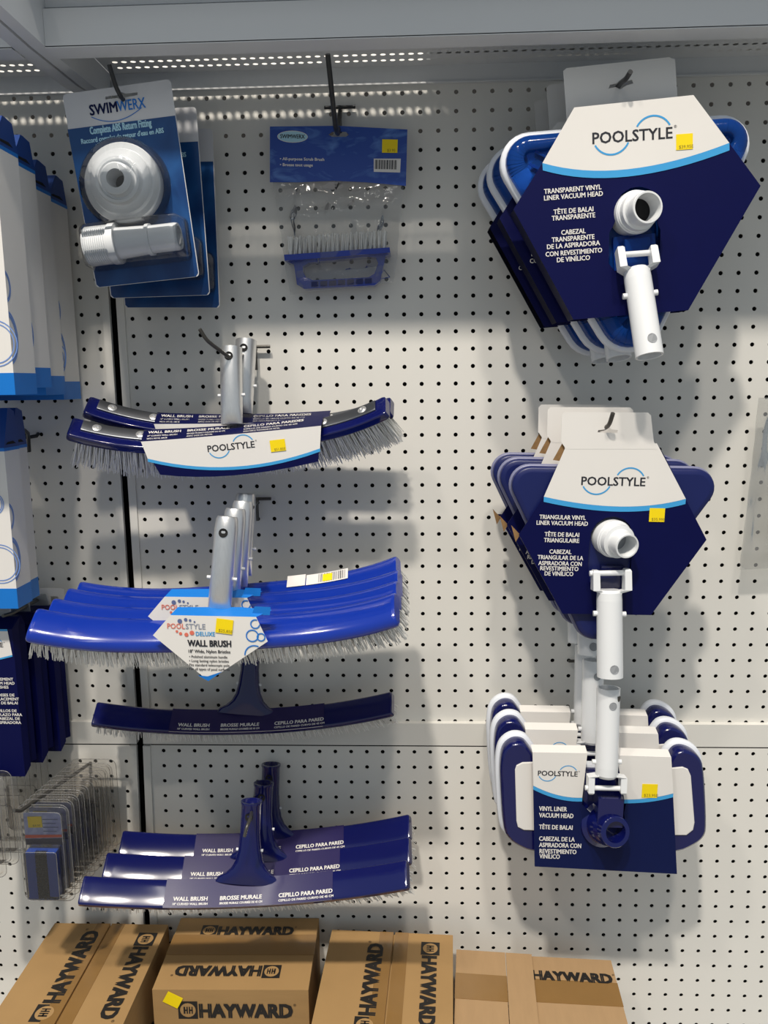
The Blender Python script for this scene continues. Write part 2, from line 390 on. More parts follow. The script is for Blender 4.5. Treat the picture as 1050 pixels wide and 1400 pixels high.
def shelf(name, x0, x1, label, xb):
    t = thing(name, Matrix.Translation(W((x0+x1)/2, -4, 1.35)), label, 'shelf'); inv = t.matrix_world.inverted()
    def done(mb, n):
        mb.v = [tuple(inv @ Vector(p)) for p in mb.v]; return mb.build(n, 'steel', t)
    mb = MB(); perf_sheet(mb, x0, x1, .05, 8.3, 1.38, [.95, 1.75, 6.2, 6.85], x0+.6, xb); done(mb, 'perforated_deck')
    mb = MB(); wbox(mb, x0, x1, 8.2, 8.5, -.38, 1.25); wbox(mb, x0, x1, 7.2, 8.5, -.42, -.34); wbox(mb, x0, x1, 7.2, 7.26, -.34, -.2)
    wbox(mb, x0, x1, 8.05, 8.2, 1.25, 2.9); done(mb, 'front_lip')
    mb = MB(); wbox(mb, x0, x1, 8.5, 10.9, 2.55, 2.7); wbox(mb, x0, x1, 10.75, 10.9, 2.55, 3.6); wbox(mb, x0, x1, 8.05, 8.5, 2.7, 2.9); done(mb, 'added_lip_shade')  # unseen overhang, added to keep lamp light off the lip face
    if x1 > 0:
        mb = MB(); wbox(mb, .3, x1, .3, 8, 1.5, 1.62); done(mb, 'added_hole_blocker')  # added sheet stopping light through the right-hand holes, in place of unseen goods
    mb = MB(); wbox(mb, x0, x1, .02, .1, .42, 1.38); wbox(mb, x0, x1, .1, .22, .42, .5); done(mb, 'back_lip')
    return t
shelf('shelf', -17.34, 29.3, 'long pale grey steel shelf with perforated rear edge above the hanging pool tools', 25.5)
shelf('shelf', -42, -18.92, 'short end of a grey steel shelf in the top left corner beyond the bracket', -19.5)
# bracket between the two shelves
t = thing('shelf_bracket', Matrix.Translation(W(-18.1, -.5, 1)), 'grey steel shelf bracket running out from the peg wall in the top left corner', 'bracket'); inv = t.matrix_world.inverted()
def arm(xa, xb, n, prof):
    mb = MB(); p = [W(xa, -d, z) for d, z in prof]+[W(xb, -d, z) for d, z in prof]; k = len(prof)
    mb.add([inv @ v for v in p], [tuple(range(k)), tuple(range(2*k-1, k-1, -1))]+[(i, (i+1) % k, k+(i+1) % k, k+i) for i in range(k)], 0); mb.build(n, 'steel', t)
arm(-18.0, -17.35, 'bracket_plate', [(.2, .1), (.2, 3), (14, 3), (14, -.3), (8.4, -.36), (3, -.2)])
arm(-18.9, -18.16, 'bracket_plate', [(.2, .1), (.2, 3), (14, 3), (14, -.3), (8.4, -.36), (3, -.2)])

# ------------------------------------------------------------------ shared print and hardware
def poolstyle(mb, x, z, w, y, mt, ma, rot=0.):
    c, s = math.cos(rot), math.sin(rot)
    def tf(p): return (x+p[0]*c-p[1]*s, z+p[0]*s+p[1]*c)
    q = tf((-w/2, -w*.07)); mb.text('POOLSTYLE', q[0], q[1], w*.195, y, mt, bold=.018, width=w, rot=rot)
    q = tf((w*.52, w*.05)); mb.text('®', q[0], q[1], w*.05, y, mt, rot=rot)
    add_strip(mb, [tf(p) for p in arc(w*.262, -.02*w, w*.235, 28, 150, 14)], w*.022, y, ma)
    add_strip(mb, [tf(p) for p in arc(-w*.262, .02*w, w*.235, 208, 334, 14)], w*.022, y, ma)
def lines(mb, rows, x, z, h, lead, y, m, align='c', bold=.02, rot=0.):
    for i, r in enumerate(rows):
        if r: mb.text(r, x+i*lead*math.sin(rot), z-i*lead*math.cos(rot), h, y, m, align, bold, rot=rot)
def sticker(parent, x, z, w, h, price, y=-.0009, rot=0.):
    mb = MB(); c, s = math.cos(rot), math.sin(rot)
    q = [(x+a*c-b*s, z+a*s+b*c) for a, b in ((-w/2, -h/2), (w/2, -h/2), (w/2, h/2), (-w/2, h/2))]
    mb.prism(q, y, y+.0004, 0)
    if price: mb.text(price, x+.1*w*c+.42*h*s, z+.1*w*s-.42*h*c, h*.30, y-.0002, 1, 'c', rot=rot)
    return mb.build('price_sticker', ['yellow', 'grey_ink'], parent)
def hook(label, path, r=.11, mat_='black', tip=None):
    """path in world metres; a peg hook is one bent wire with a small back plate at the wall"""
    o = Matrix.Translation(path[0]); t = thing('peg_hook', o, label, 'hook'); inv = o.inverted()
    mb = MB(); pts = [inv @ p for p in path]
    sm = [pts[0]]
    for i in range(1, len(pts)-1):
        a, b, c = pts[i-1], pts[i], pts[i+1]; k = min(.35, .010/max((b-a).length, 1e-6)); k2 = min(.35, .010/max((c-b).length, 1e-6))
        p0, p2 = b+(a-b)*k, b+(c-b)*k2
        sm += [p0*(1-u)**2+b*2*u*(1-u)+p2*u*u for u in (0, .33, .66, 1)]
    sm.append(pts[-1]); mb.tube(sm, r*IN, 10, 0); mb.build('wire', mat_, t)
    mb = MB(); mb.tube([inv @ (path[0]+Vector((-.022, -.004, .004))), inv @ (path[0]+Vector((.022, -.004, .004)))], .0024, 8); 
    mb.tube([inv @ (path[0]+Vector((0, -.004, .006))), inv @ (path[0]+Vector((0, -.004, -.030)))], .0024, 8); mb.build('back_wire', mat_, t)
    return t

# ------------------------------------------------------------------ cartons on the base deck
def hayward(mb, x, z, h, y, m, rot=0., flip=1, M=None):
    """carton lettering with its square emblem, running along +x from x, z; h = cap height"""
    c, s = math.cos(rot), math.sin(rot)
    def tf(a, b): return (x+a*c-b*s, z+a*s+b*c)
    k = h*1.25
    sq = [tf(0, -.12*h), tf(k, -.12*h), tf(k, -.12*h+k), tf(0, -.12*h+k)]
    o = (k/2, -.12*h+k/2)
    circ = [tf(o[0]+.40*k*math.cos(a*math.pi/10), o[1]+.40*k*math.sin(a*math.pi/10)) for a in range(20)]
    mb.add([(p[0], y, p[1]) for p in sq], [(0, 1, 2, 3)], m, M)
    ring_o = circ; ring_i = [tf(o[0]+.34*k*math.cos(a*math.pi/10), o[1]+.34*k*math.sin(a*math.pi/10)) for a in range(20)]
    mb.add([(p[0], y-.0002, p[1]) for p in ring_o], [tuple(range(20))], 0, M)
    for u0, u1, v0, v1 in ((-.22, -.13, -.2, .2), (-.07, .0, -.2, .2), (.05, .12, -.2, .2), (.19, .25, -.2, .2), (-.2, -.0, -.04, .04), (.07, .24, -.04, .04)):
        mb.add([(q[0], y-.0004, q[1]) for q in (tf(o[0]+u0*k, o[1]+v0*k), tf(o[0]+u1*k, o[1]+v0*k), tf(o[0]+u1*k, o[1]+v1*k), tf(o[0]+u0*k, o[1]+v1*k))], [(0, 1, 2, 3)], m, M)
    p = tf(k*1.12, 0)
    mb.text('HAYWARD', p[0], p[1], h*1.36, y-.0003, m, bold=.05, width=k*4.7, rot=rot, M=M)
    p = tf(k*5.9, h*.8); mb.text('®', p[0], p[1], h*.25, y-.0003, m, rot=rot, M=M)
# matrices turning a face's (x, -y outward, z) into box sides; local box frame: x right, y away, z up, origin top front left
TOP = Matrix(((1, 0, 0, 0), (0, 0, 1, 0), (0, -1, 0, 0), (0, 0, 0, 1)))        # face x->x, z->y, outward(-y)->+z
FRONT = Matrix.Identity(4)
def carton(label, ffl, ffr, depth, ztop, yaw, seam, faces, kraft='kraft', gap=True, tape=.9, group='cardboard cartons on the base shelf', dig=None):
    """ffl/ffr: pixels of the front (or far) top corners; depth in inches (+ = towards the wall)"""
    a = PZ(ffl[0], ffl[1], ztop); b = PZ(ffr[0], ffr[1], ztop)
    w = (b-a).length; x = Vector((math.cos(yaw), math.sin(yaw), 0)); y = Vector((-math.sin(yaw), math.cos(yaw), 0))
    d = depth*IN
    o = a if d > 0 else a+y*d
    d = abs(d); H = Z0+ztop*IN-DECK
    fr = Frame(Vector((o.x, o.y, DECK)), x, Vector((0, 0, 1)))
    t = thing('carton', fr, label, 'box', group)
    body = MB(); g = .0014; tk = .004
    body.box((0, 0, 0), (w, d, H-tk))
    for f in faces:
        if f[0] == 'front': hayward(body, f[1]*w, H-f[2]*IN, f[3]*IN, -.0005, 1)
    for f in faces:
        if f[0] == 'right':
            R_ = Matrix(((0, -1, 0, w), (1, 0, 0, 0), (0, 0, 1, 0), (0, 0, 0, 1)))
            hayward(body, f[1]*d, H-f[2]*IN, f[3]*IN, -.0005, 1, M=R_)
    body.build('carton_body', [kraft, 'ink'], t)
    def flap(x0, x1, y0, y1, items, lift=0.):
        mb = MB(); mb.box((x0, y0, H-tk), (x1, y1, H))
        for (fx, fy, h, rot) in items:
            hayward(mb, fx, fy, h, -H-.0005, 1, rot, M=TOP)
        mb.build('flap', [kraft, 'ink'], t)
    if seam[0] == 'y':        # seam runs away from the viewer
        s = seam[1]*w; flap(0, s-g, 0, d, [(q[1]*w, q[2]*d, q[3]*IN, q[4]) for q in faces if q[0] == 'A']); flap(s+g, w, 0, d, [(q[1]*w, q[2]*d, q[3]*IN, q[4]) for q in faces if q[0] == 'B'])
        if tape:
            mb = MB(); tp = tape*IN; mb.box((s-tp, -.0005, H), (s-g, d, H+.0006)); mb.box((s+g, -.0005, H), (s+tp, d, H+.0006)); mb.box((s-tp, -.0012, H-.06), (s+tp, -.0002, H+.0006)); mb.build('packing_tape', 'tape', t)
    else:
        s = seam[1]*d; flap(0, w, 0, s-g, [(q[1]*w, q[2]*d, q[3]*IN, q[4]) for q in faces if q[0] == 'A']); flap(0, w, s+g, d, [(q[1]*w, q[2]*d, q[3]*IN, q[4]) for q in faces if q[0] == 'B'])
        if tape:
            mb = MB(); tp = tape*IN; mb.box((-.0005, s-tp, H), (w+.0005, s+tp, H+.0006)); mb.build('packing_tape', 'tape', t)
    return t, fr, w, d, H
PI = math.pi
D90 = PI/2
carton('brown carton at the left end of the row, taped seam running towards the wall', (75, 1262), (231, 1262), -11.5, -50, 0.0, ('y', .5),
       [('A', .44, .30, 1.0, D90), ('B', .80, .93, .95, -D90), ('right', .05, 4.5, 1.0)])
c2 = carton('brown carton with yellow sticker and lettered front, second from left', (208, 1353), (422, 1350), 6.2, -50, .02, ('x', .60),
       [('A', .80, .30, .85, PI), ('B', .18, .74, .8, 0), ('front', .16, 1.75, .90)])
carton('brown carton in the middle of the row, its lettered flaps turned sideways', (454, 1271), (619, 1284), -9.5, -50, -.045, ('y', .52),
       [('A', .44, .15, .95, D90), ('B', .76, .92, .9, -D90)])
c5 = carton('plain tan carton without lettering whose right flap lies over its neighbour', (624, 1298), (690, 1298), -7.5, -50.42, -.07, ('x', .60), [], 'kraft2', tape=1.0)
carton('tan carton at the right end of the row with its lettering half covered', (700, 1306), (836, 1316), -7.0, -50.62, -.05, ('x', .60),
       [('B', .0, .72, .78, 0)], 'kraft2', tape=.9)
t, fr, w, d, H = c5
mb = MB(); mb.box((w+.001, 0, H-.004), (w+1.6*IN, d, H)); mb.build('open_flap', 'kraft2', t)
t, fr, w, d, H = c2
sticker(t, .13*w, H-.016, .024, .019, None, -.0012, -.5)

# ------------------------------------------------------------------ return fitting packs, top left
hook('black wire hook through the printed grey and blue fitting packs', [P(196, 160, .1), P(166, 134, 6.3), P(158, 118, 6.8), P(149, 88, 7.2)])
FR = frame3((167, 133, 5.9), (85, 129, 5.9), (233, 108, 5.9), (160, 110, 5.9))
t = thing('fitting_pack', FR, 'front blister pack of white pipe fittings on a grey and blue card', 'blister pack', 'blister packs of pipe fittings')
A = FR.uv([(85, 129), (233, 108), (272.7, 378), (131.3, 393.6)])
def quadcard(A, r=.006):
    out = []
    for i, p in enumerate(A):
        a = Vector(A[i-1]); b = Vector(p); c = Vector(A[(i+1) % 4]); u = b+(a-b).normalized()*r; v = b+(c-b).normalized()*r
        out += bez(u, b, v, 5)
    return out
ol = quadcard([A[3], A[2], A[1], A[0]])
slot = FR.uv([(144, 136), (144, 132), (160, 130), (166, 126), (172, 128), (188, 126), (188, 130), (172, 133), (166, 136), (160, 134)])
mb = MB(); mb.prism(ol, 0, .0006, 1, holes=[slot], back=0)
blue = FR.uv([(92.5, 177), (239.5, 158), (271, 373), (268, 378), (136, 392.5), (132, 389)]); mb.poly(blue, -.0003, 0)
rot = math.atan2(A[1][1]-A[0][1], A[1][0]-A[0][0])
q = FR.uv([(124, 158)])[0]; wpx = (FR.uv([(200, 146)])[0][0]-q[0])
mb.text('SWIM', q[0], q[1], wpx*.245, -.0006, 2, bold=.022, width=wpx*.49, rot=rot); q2 = FR.uv([(161.5, 152.5)])[0]
mb.text('WERX', q2[0], q2[1], wpx*.245, -.0006, 3, bold=.012, width=wpx*.50, rot=rot)
add_strip(mb, bez(*FR.uv([(125, 160), (160, 177), (194, 147)]), 14), .0009, -.0006, 3)
q = FR.uv([(124, 184)])[0]; mb.text('Complete ABS Return Fitting', q[0], q[1], .0125, -.0006, 4, bold=.03, width=wpx*1.1, rot=rot)
q = FR.uv([(112, 197)])[0]; mb.text("Raccord complet de retour d'eau en ABS", q[0], q[1], .0085, -.0006, 4, bold=.03, width=wpx*1.48, rot=rot)
mb.build('backing_card', ['drops', 'greypr', 'navy2', 'sky', 'pale'], t)
# flange
def circ(c, r, n=36): return [(c[0]+r*math.cos(2*math.pi*k/n), c[1]+r*math.sin(2*math.pi*k/n)) for k in range(n)]
c = FR.at(172, 253, -.2); u = FR.at(172+52, 253, -.2).x-c.x
mb = MB(); y = c.y
def ringlathe(mb, cx, cz, prof, seg=40, m=0):
    mb.lathe((cx, 0, cz), (cx, -1, cz), [(-p[0], p[1]) for p in prof], seg, m)
y0 = -.001
ringlathe(mb, c.x, c.z, [(y0, u*.98), (y0-.008, u), (y0-.016, u), (y0-.018, u*.97), (y0-.018, u*.84), (y0-.020, u*.82), (y0-.024, u*.80), (y0-.026, u*.62), (y0-.028, u*.60), (y0-.034, u*.57), (y0-.034, u*.50), (y0-.030, u*.47), (y0-.030, u*.43), (y0-.040, u*.40), (y0-.041, u*.36), (y0-.041, u*.23), (y0-.036, u*.21), (y0-.012, u*.20)], 44)
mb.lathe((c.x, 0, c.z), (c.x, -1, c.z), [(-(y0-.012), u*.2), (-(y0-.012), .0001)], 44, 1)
mb.build('return_fitting', ['plastic_w', 'dark'], t)
# threaded pipe
a = FR.at(121, 338, -.75); b = FR.at(246, 323, -.75); a.y = b.y = -.020; k = (FR.at(121, 338+27, -.75)-FR.at(121, 338, -.75)).length
mb = MB(); prof = [(0, 0), (0, k*.93)]
for i in range(11): prof += [(.012+i*.022, k*.93), (.018+i*.022, k*1.0), (.023+i*.022, k*.93)]
prof += [(.27, k*.98), (.27, k*1.04), (.34, k*1.04), (.34, k*.80), (.66, k*.72), (.66, k*.80), (.70, k*.80), (.70, k*.70), (.97, k*.70), (1, k*.66), (1, k*.52), (.8, k*.50), (.8, 0)]
mb.lathe(a, b, prof, 30); mb.build('pipe_fitting', 'plastic_w', t)
# clear bubble
mb = MB()
bo = grow(circ((c.x, c.z), u*1.06, 40), 0)
dome = [(0, 1.10), (-.018, 1.07), (-.026, .97), (-.040, .62), (-.046, .50), (-.046, .001)]
mb.loft([[(c.x+(p[0]-c.x)*s_, y_, c.z+(p[1]-c.z)*s_) for p in bo] for y_, s_ in dome], 0, False, False)
pa = rrect(-.008, -k*1.15, (b-a).length+.008, k*1.15, k*.4); an = math.atan2(b.z-a.z, b.x-a.x)
def tp(p, s_, y_):
    x_ = (b-a).length/2+(p[0]-(b-a).length/2)*s_; z_ = p[1]*s_
    return (a.x+x_*math.cos(an)-z_*math.sin(an), y_, a.z+x_*math.sin(an)+z_*math.cos(an))
mb.loft([[tp(p, s_, y_) for p in pa] for y_, s_ in ((-.0007, 1.0), (-.030, .96), (-.041, .85))], 0, False, True)
mb.build('clear_bubble', 'blister', t)
pack = t
copy_tree(pack, (.66, 1.95, -.50), 'second blister pack of pipe fittings, mostly hidden behind the front one', Matrix.Rotation(math.radians(4.2), 4, 'Y'))
copy_tree(pack, (.98, 3.9, -.92), 'blister pack nearest the wall, its plain blue corner showing lowest behind the others', Matrix.Rotation(math.radians(6.0), 4, 'Y'))

# ------------------------------------------------------------------ scrub brush in a clear bag, top centre
hook('long black wire hook above the bagged scrub brush', [P(465, 152, .1), P(462, 184, 1.6), P(459, 176, 3.2), P(454, 130, 5.6), P(448, 74, 6.6)], .13)
FR = frame3((462, 183, 1.3), (369, 175, 1.3), (556, 178, 1.3), (462, 150, 1.3))
t = thing('scrub_brush_pack', FR, 'blue scrub brush with white bristles in a clear bag under a blue header card', 'brush pack')
hd = [(369, 173), (462, 172), (557, 177), (555, 254), (500, 249), (455, 247), (410, 249), (369, 249)]
slot = FR.uv([(449, 184), (454, 180), (473, 180), (477, 184), (473, 187), (454, 187)])
mb = MB(); mb.prism(FR.uv(hd)[::-1], 0, .0012, 0, holes=[slot])
e = FR.uv([(400, 187)])[0]; mb.poly([(e[0]+.021*math.cos(a_*PI/14), e[1]+.0075*math.sin(a_*PI/14)) for a_ in range(28)], -.0004, 1)
add_strip(mb, [(e[0]+.021*math.cos(a_*PI/14), e[1]+.0075*math.sin(a_*PI/14)) for a_ in range(29)], .0007, -.0005, 2)
mb.text('SWIMWERX', e[0], e[1]-.0022, .0075, -.0006, 3, 'c', .02, width=.034)
q = FR.uv([(383, 219), (383, 226)]); mb.text('• All-purpose Scrub Brush', q[0][0], q[0][1], .0055, -.0005, 2, bold=.03, width=.062); mb.text('• Brosse tout usage', q[1][0], q[1][1]-.001, .0055, -.0005, 2, bold=.03, width=.046)
q = FR.uv([(511, 217), (548, 217), (547, 236), (511, 235)]); mb.poly(q, -.0004, 2)
x = q[0][0]+.002
for i in range(17):
    wd_ = (.0008, .0013, .0006, .0016)[i*7 % 4]; mb.poly([(x, q[2][1]+.004), (x+wd_, q[2][1]+.004), (x+wd_, q[0][1]-.0015), (x, q[0][1]-.0015)], -.0006, 3); x += wd_+(.0009 if i % 3 else .0005)
    if x > q[1][0]-.003: break
mb.build('header_card', ['ripple', 'pale', 'white', 'charcoal'], t)
q = FR.uv([(533, 200)])[0]; sticker(t, q[0], q[1], .0215, .0175, '$3.95')
# brush: bar, handle loop, ribs, bristle tufts; lies 0.3 in behind the card face, rolled a little
BO = [(391, 351), (533, 341), (532, 347), (527, 350), (520, 384), (512, 390), (416, 395), (406, 389), (402, 362), (391, 357)]
hole = [(414, 364), (422, 359), (500, 351), (514, 352), (517, 360), (512, 374), (504, 379), (428, 383), (418, 379), (414, 371)]
YB = .12
mb = MB(); mb.prism(FR.uv(BO, YB)[::-1], YB*IN, YB*IN+.020, 0, holes=[FR.uv(hole, YB)])
bar = FR.uv([(390, 350), (533, 340), (534, 347), (391, 358)], YB); mb.prism(bar[::-1], YB*IN-.012, YB*IN+.030, 0)
for i in range(7):
    x0 = 426+i*12.2; y0 = 385.5-i*.75; q = FR.uv([(x0, y0), (x0+9, y0-.6), (x0+9, y0+6), (x0, y0+6.6)], YB); mb.prism(q[::-1], YB*IN-.002, YB*IN, 1)
q = FR.uv([(525, 369), (533, 379), (517, 382)], YB); add_strip(mb, q+[q[0], q[1]], .0012, YB*IN-.001, 0)
bb = mb.build('brush_block', ['royal', 'navy_pl2'], t)
mb = MB(); rnd = random.Random(3)
for row in range(3):
    for i in range(21):
        x0 = 398+i*6.35; yb = 349.5-i*.47; p0 = FR.at(x0, yb, YB); 
        for k_ in range(5):
            jx = rnd.uniform(-.0016, .0016); tp_ = FR.at(x0+rnd.uniform(-2.2, 2.2)+.5, yb-24-rnd.uniform(-1.5, 1.5), YB); yy = YB*IN-.006+row*.012+rnd.uniform(-.002, .002)
            mb.tube([(p0.x+jx, yy, p0.z-.003), (tp_.x+jx, yy+rnd.uniform(-.002, .002), tp_.z)], .0006, 4)
mb.build('bristles', 'bristle', t)
# crinkled bag, front and back skin
def bag(pts, y0, swell, nx=26, nz=34, seed=5, amp=.0035):
    """pts: px corners tl, tr, br, bl of a hanging bag; returns a rippled sheet pair"""
    r = random.Random(seed); ph = [r.uniform(0, 6.28) for _ in range(8)]
    q = [FR.at(p[0], p[1], y0) for p in pts]; mb = MB()
    for side in (-1, 1):
        V = []
        for j in range(nz+1):
            for i in range(nx+1):
                u, v = i/nx, j/nz
                p = (q[0]*(1-u)+q[1]*u)*(1-v)+(q[3]*(1-u)+q[2]*u)*v
                w_ = math.sin(PI*u)*math.sin(PI*min(1, v*1.15)) if v < .87 else math.sin(PI*u)*max(0, math.sin(PI*v*1.0))
                n_ = amp*(math.sin(9*u*3+4*v+ph[0])*.5+math.sin(17*u-9*v+ph[1])*.5+math.sin(31*v+5*u+ph[2])*.35+math.sin(43*u+13*v+ph[3])*.3)*min(1, 6*v)
                e_ = min(u, 1-u, v, 1-v)*12
                V.append((p.x+n_*.4, p.y+side*swell*max(0, w_)+n_*min(1, e_), p.z))
        mb.add(V, [(j*(nx+1)+i, j*(nx+1)+i+1, (j+1)*(nx+1)+i+1, (j+1)*(nx+1)+i) for j in range(nz) for i in range(nx)], 0, None, True)
    return mb
bag([(372, 240), (553, 246), (538, 386), (396, 403)], .15, .022).build('clear_bag', 'film', t)
# ------------------------------------------------------------------ pool vacuum heads, right column
def swoosh_panel(mb, FRx, outline, sw, band, y, mw, mn, mc):
    """card front: outline px clockwise from top left; sw = 3 px points of the curve where white ends"""
    pass
def cylinder_hole(mb, c, r, y, m, seg=20): mb.add([(c.x+r*math.cos(2*PI*k/seg), y, c.z+r*math.sin(2*PI*k/seg)) for k in range(seg)], [tuple(range(seg))], m)
def fork_handle(parent, FRx, y_top, y_bot, cx, arms, pin, neck, end, rpx, hole, pins, mat_='plastic_w'):
    """white pole socket: two fork arms round a pin, then a tube; all points in px"""
    u = (FRx.at(cx[0]+10, cx[1], y_top)-FRx.at(cx[0], cx[1], y_top)).length/10
    mb = MB()
    n = FRx.at(neck[0], neck[1], y_top); e = FRx.at(end[0], end[1], y_bot); d = (e-n).normalized()
    for ax, ay in arms:
        p = FRx.at(ax, ay, y_top); j = p+d*(n-p).dot(d)
        w = rpx*.26*u
        side = 1 if p.x > n.x else -1
        q = n+d*rpx*.2*u; q = Vector((q.x+side*rpx*.55*u, q.y, q.z))
        Z_ = d; X_ = Vector((1, 0, 0)); X_ = (X_-Z_*X_.dot(Z_)).normalized(); Y_ = Z_.cross(X_)
        def blk(c, hw, hd): return [tuple(c+X_*a*hw+Y_*b*hd) for a, b in ((-1, -1), (1, -1), (1, 1), (-1, 1))]
        mb.loft([blk(p-d*w*.6, w*.7, w*1.3), blk(p, w, w*1.9), blk(j, w*1.05, w*2.0), blk(q, w*1.2, w*2.2), blk(q+d*w*1.6, w*.8, w*1.8)], 0, True, True, True, False)
    L = (e-n).length; r = rpx*u
    mb.lathe(n, e, [(0, .0001), (0, r*.8), (.03, r*.96), (.12, r), (1, r*1.02), (1, r*.86), (.8, r*.84), (.8, .0001)], 30)
    for px_, py_ in pins:
        p = FRx.at(px_, py_, y_top+(y_bot-y_top)*.35); c_ = n+d*(p-n).dot(d)
        s_ = (p-c_); s_.y = 0; mb.tube([c_, c_+s_.normalized()*r*1.28], r*.22, 10)
    hd = mb.build('pole_handle', mat_, parent)
    p = FRx.at(hole[0], hole[1], y_bot)
    t_ = (p-n).dot(d); c_ = n+d*t_; o = Vector((p.x-c_.x, 0, 0)); ax_y = Vector((0, -1, 0)); ax_y = (ax_y-d*ax_y.dot(d)).normalized()
    mb = MB(); rr = r*.36; Xh = d.cross(ax_y)
    ring = []
    for k in range(16):
        a = rr*math.cos(2*PI*k/16); b = rr*math.sin(2*PI*k/16)+o.x*.6; b = max(-r*.9, min(r*.9, b))
        ring.append(tuple(c_+d*a+Vector((1, 0, 0))*b+ax_y*(math.sqrt(max(0, (r*1.02)**2-b*b))+.0004)))
    mb.add(ring, [tuple(range(16))], 0); mb.build('button_hole', 'hole_grey', hd)
    a0, a1 = FRx.at(pin[0], pin[1], y_top), FRx.at(pin[2], pin[3], y_top)
    mb = MB(); mb.tube([a0, a1], rpx*.22*u, 12); mb.build('hinge_pin', 'plastic_w', hd)
    return hd
MT['hole_grey'] = mat('hole_shadow_grey', '#8f9296', .6, noise=.05)
MT['navy_deep'] = mat('deep_navy_plastic', '#0b1040', .2, coat=.4, noise=.05)

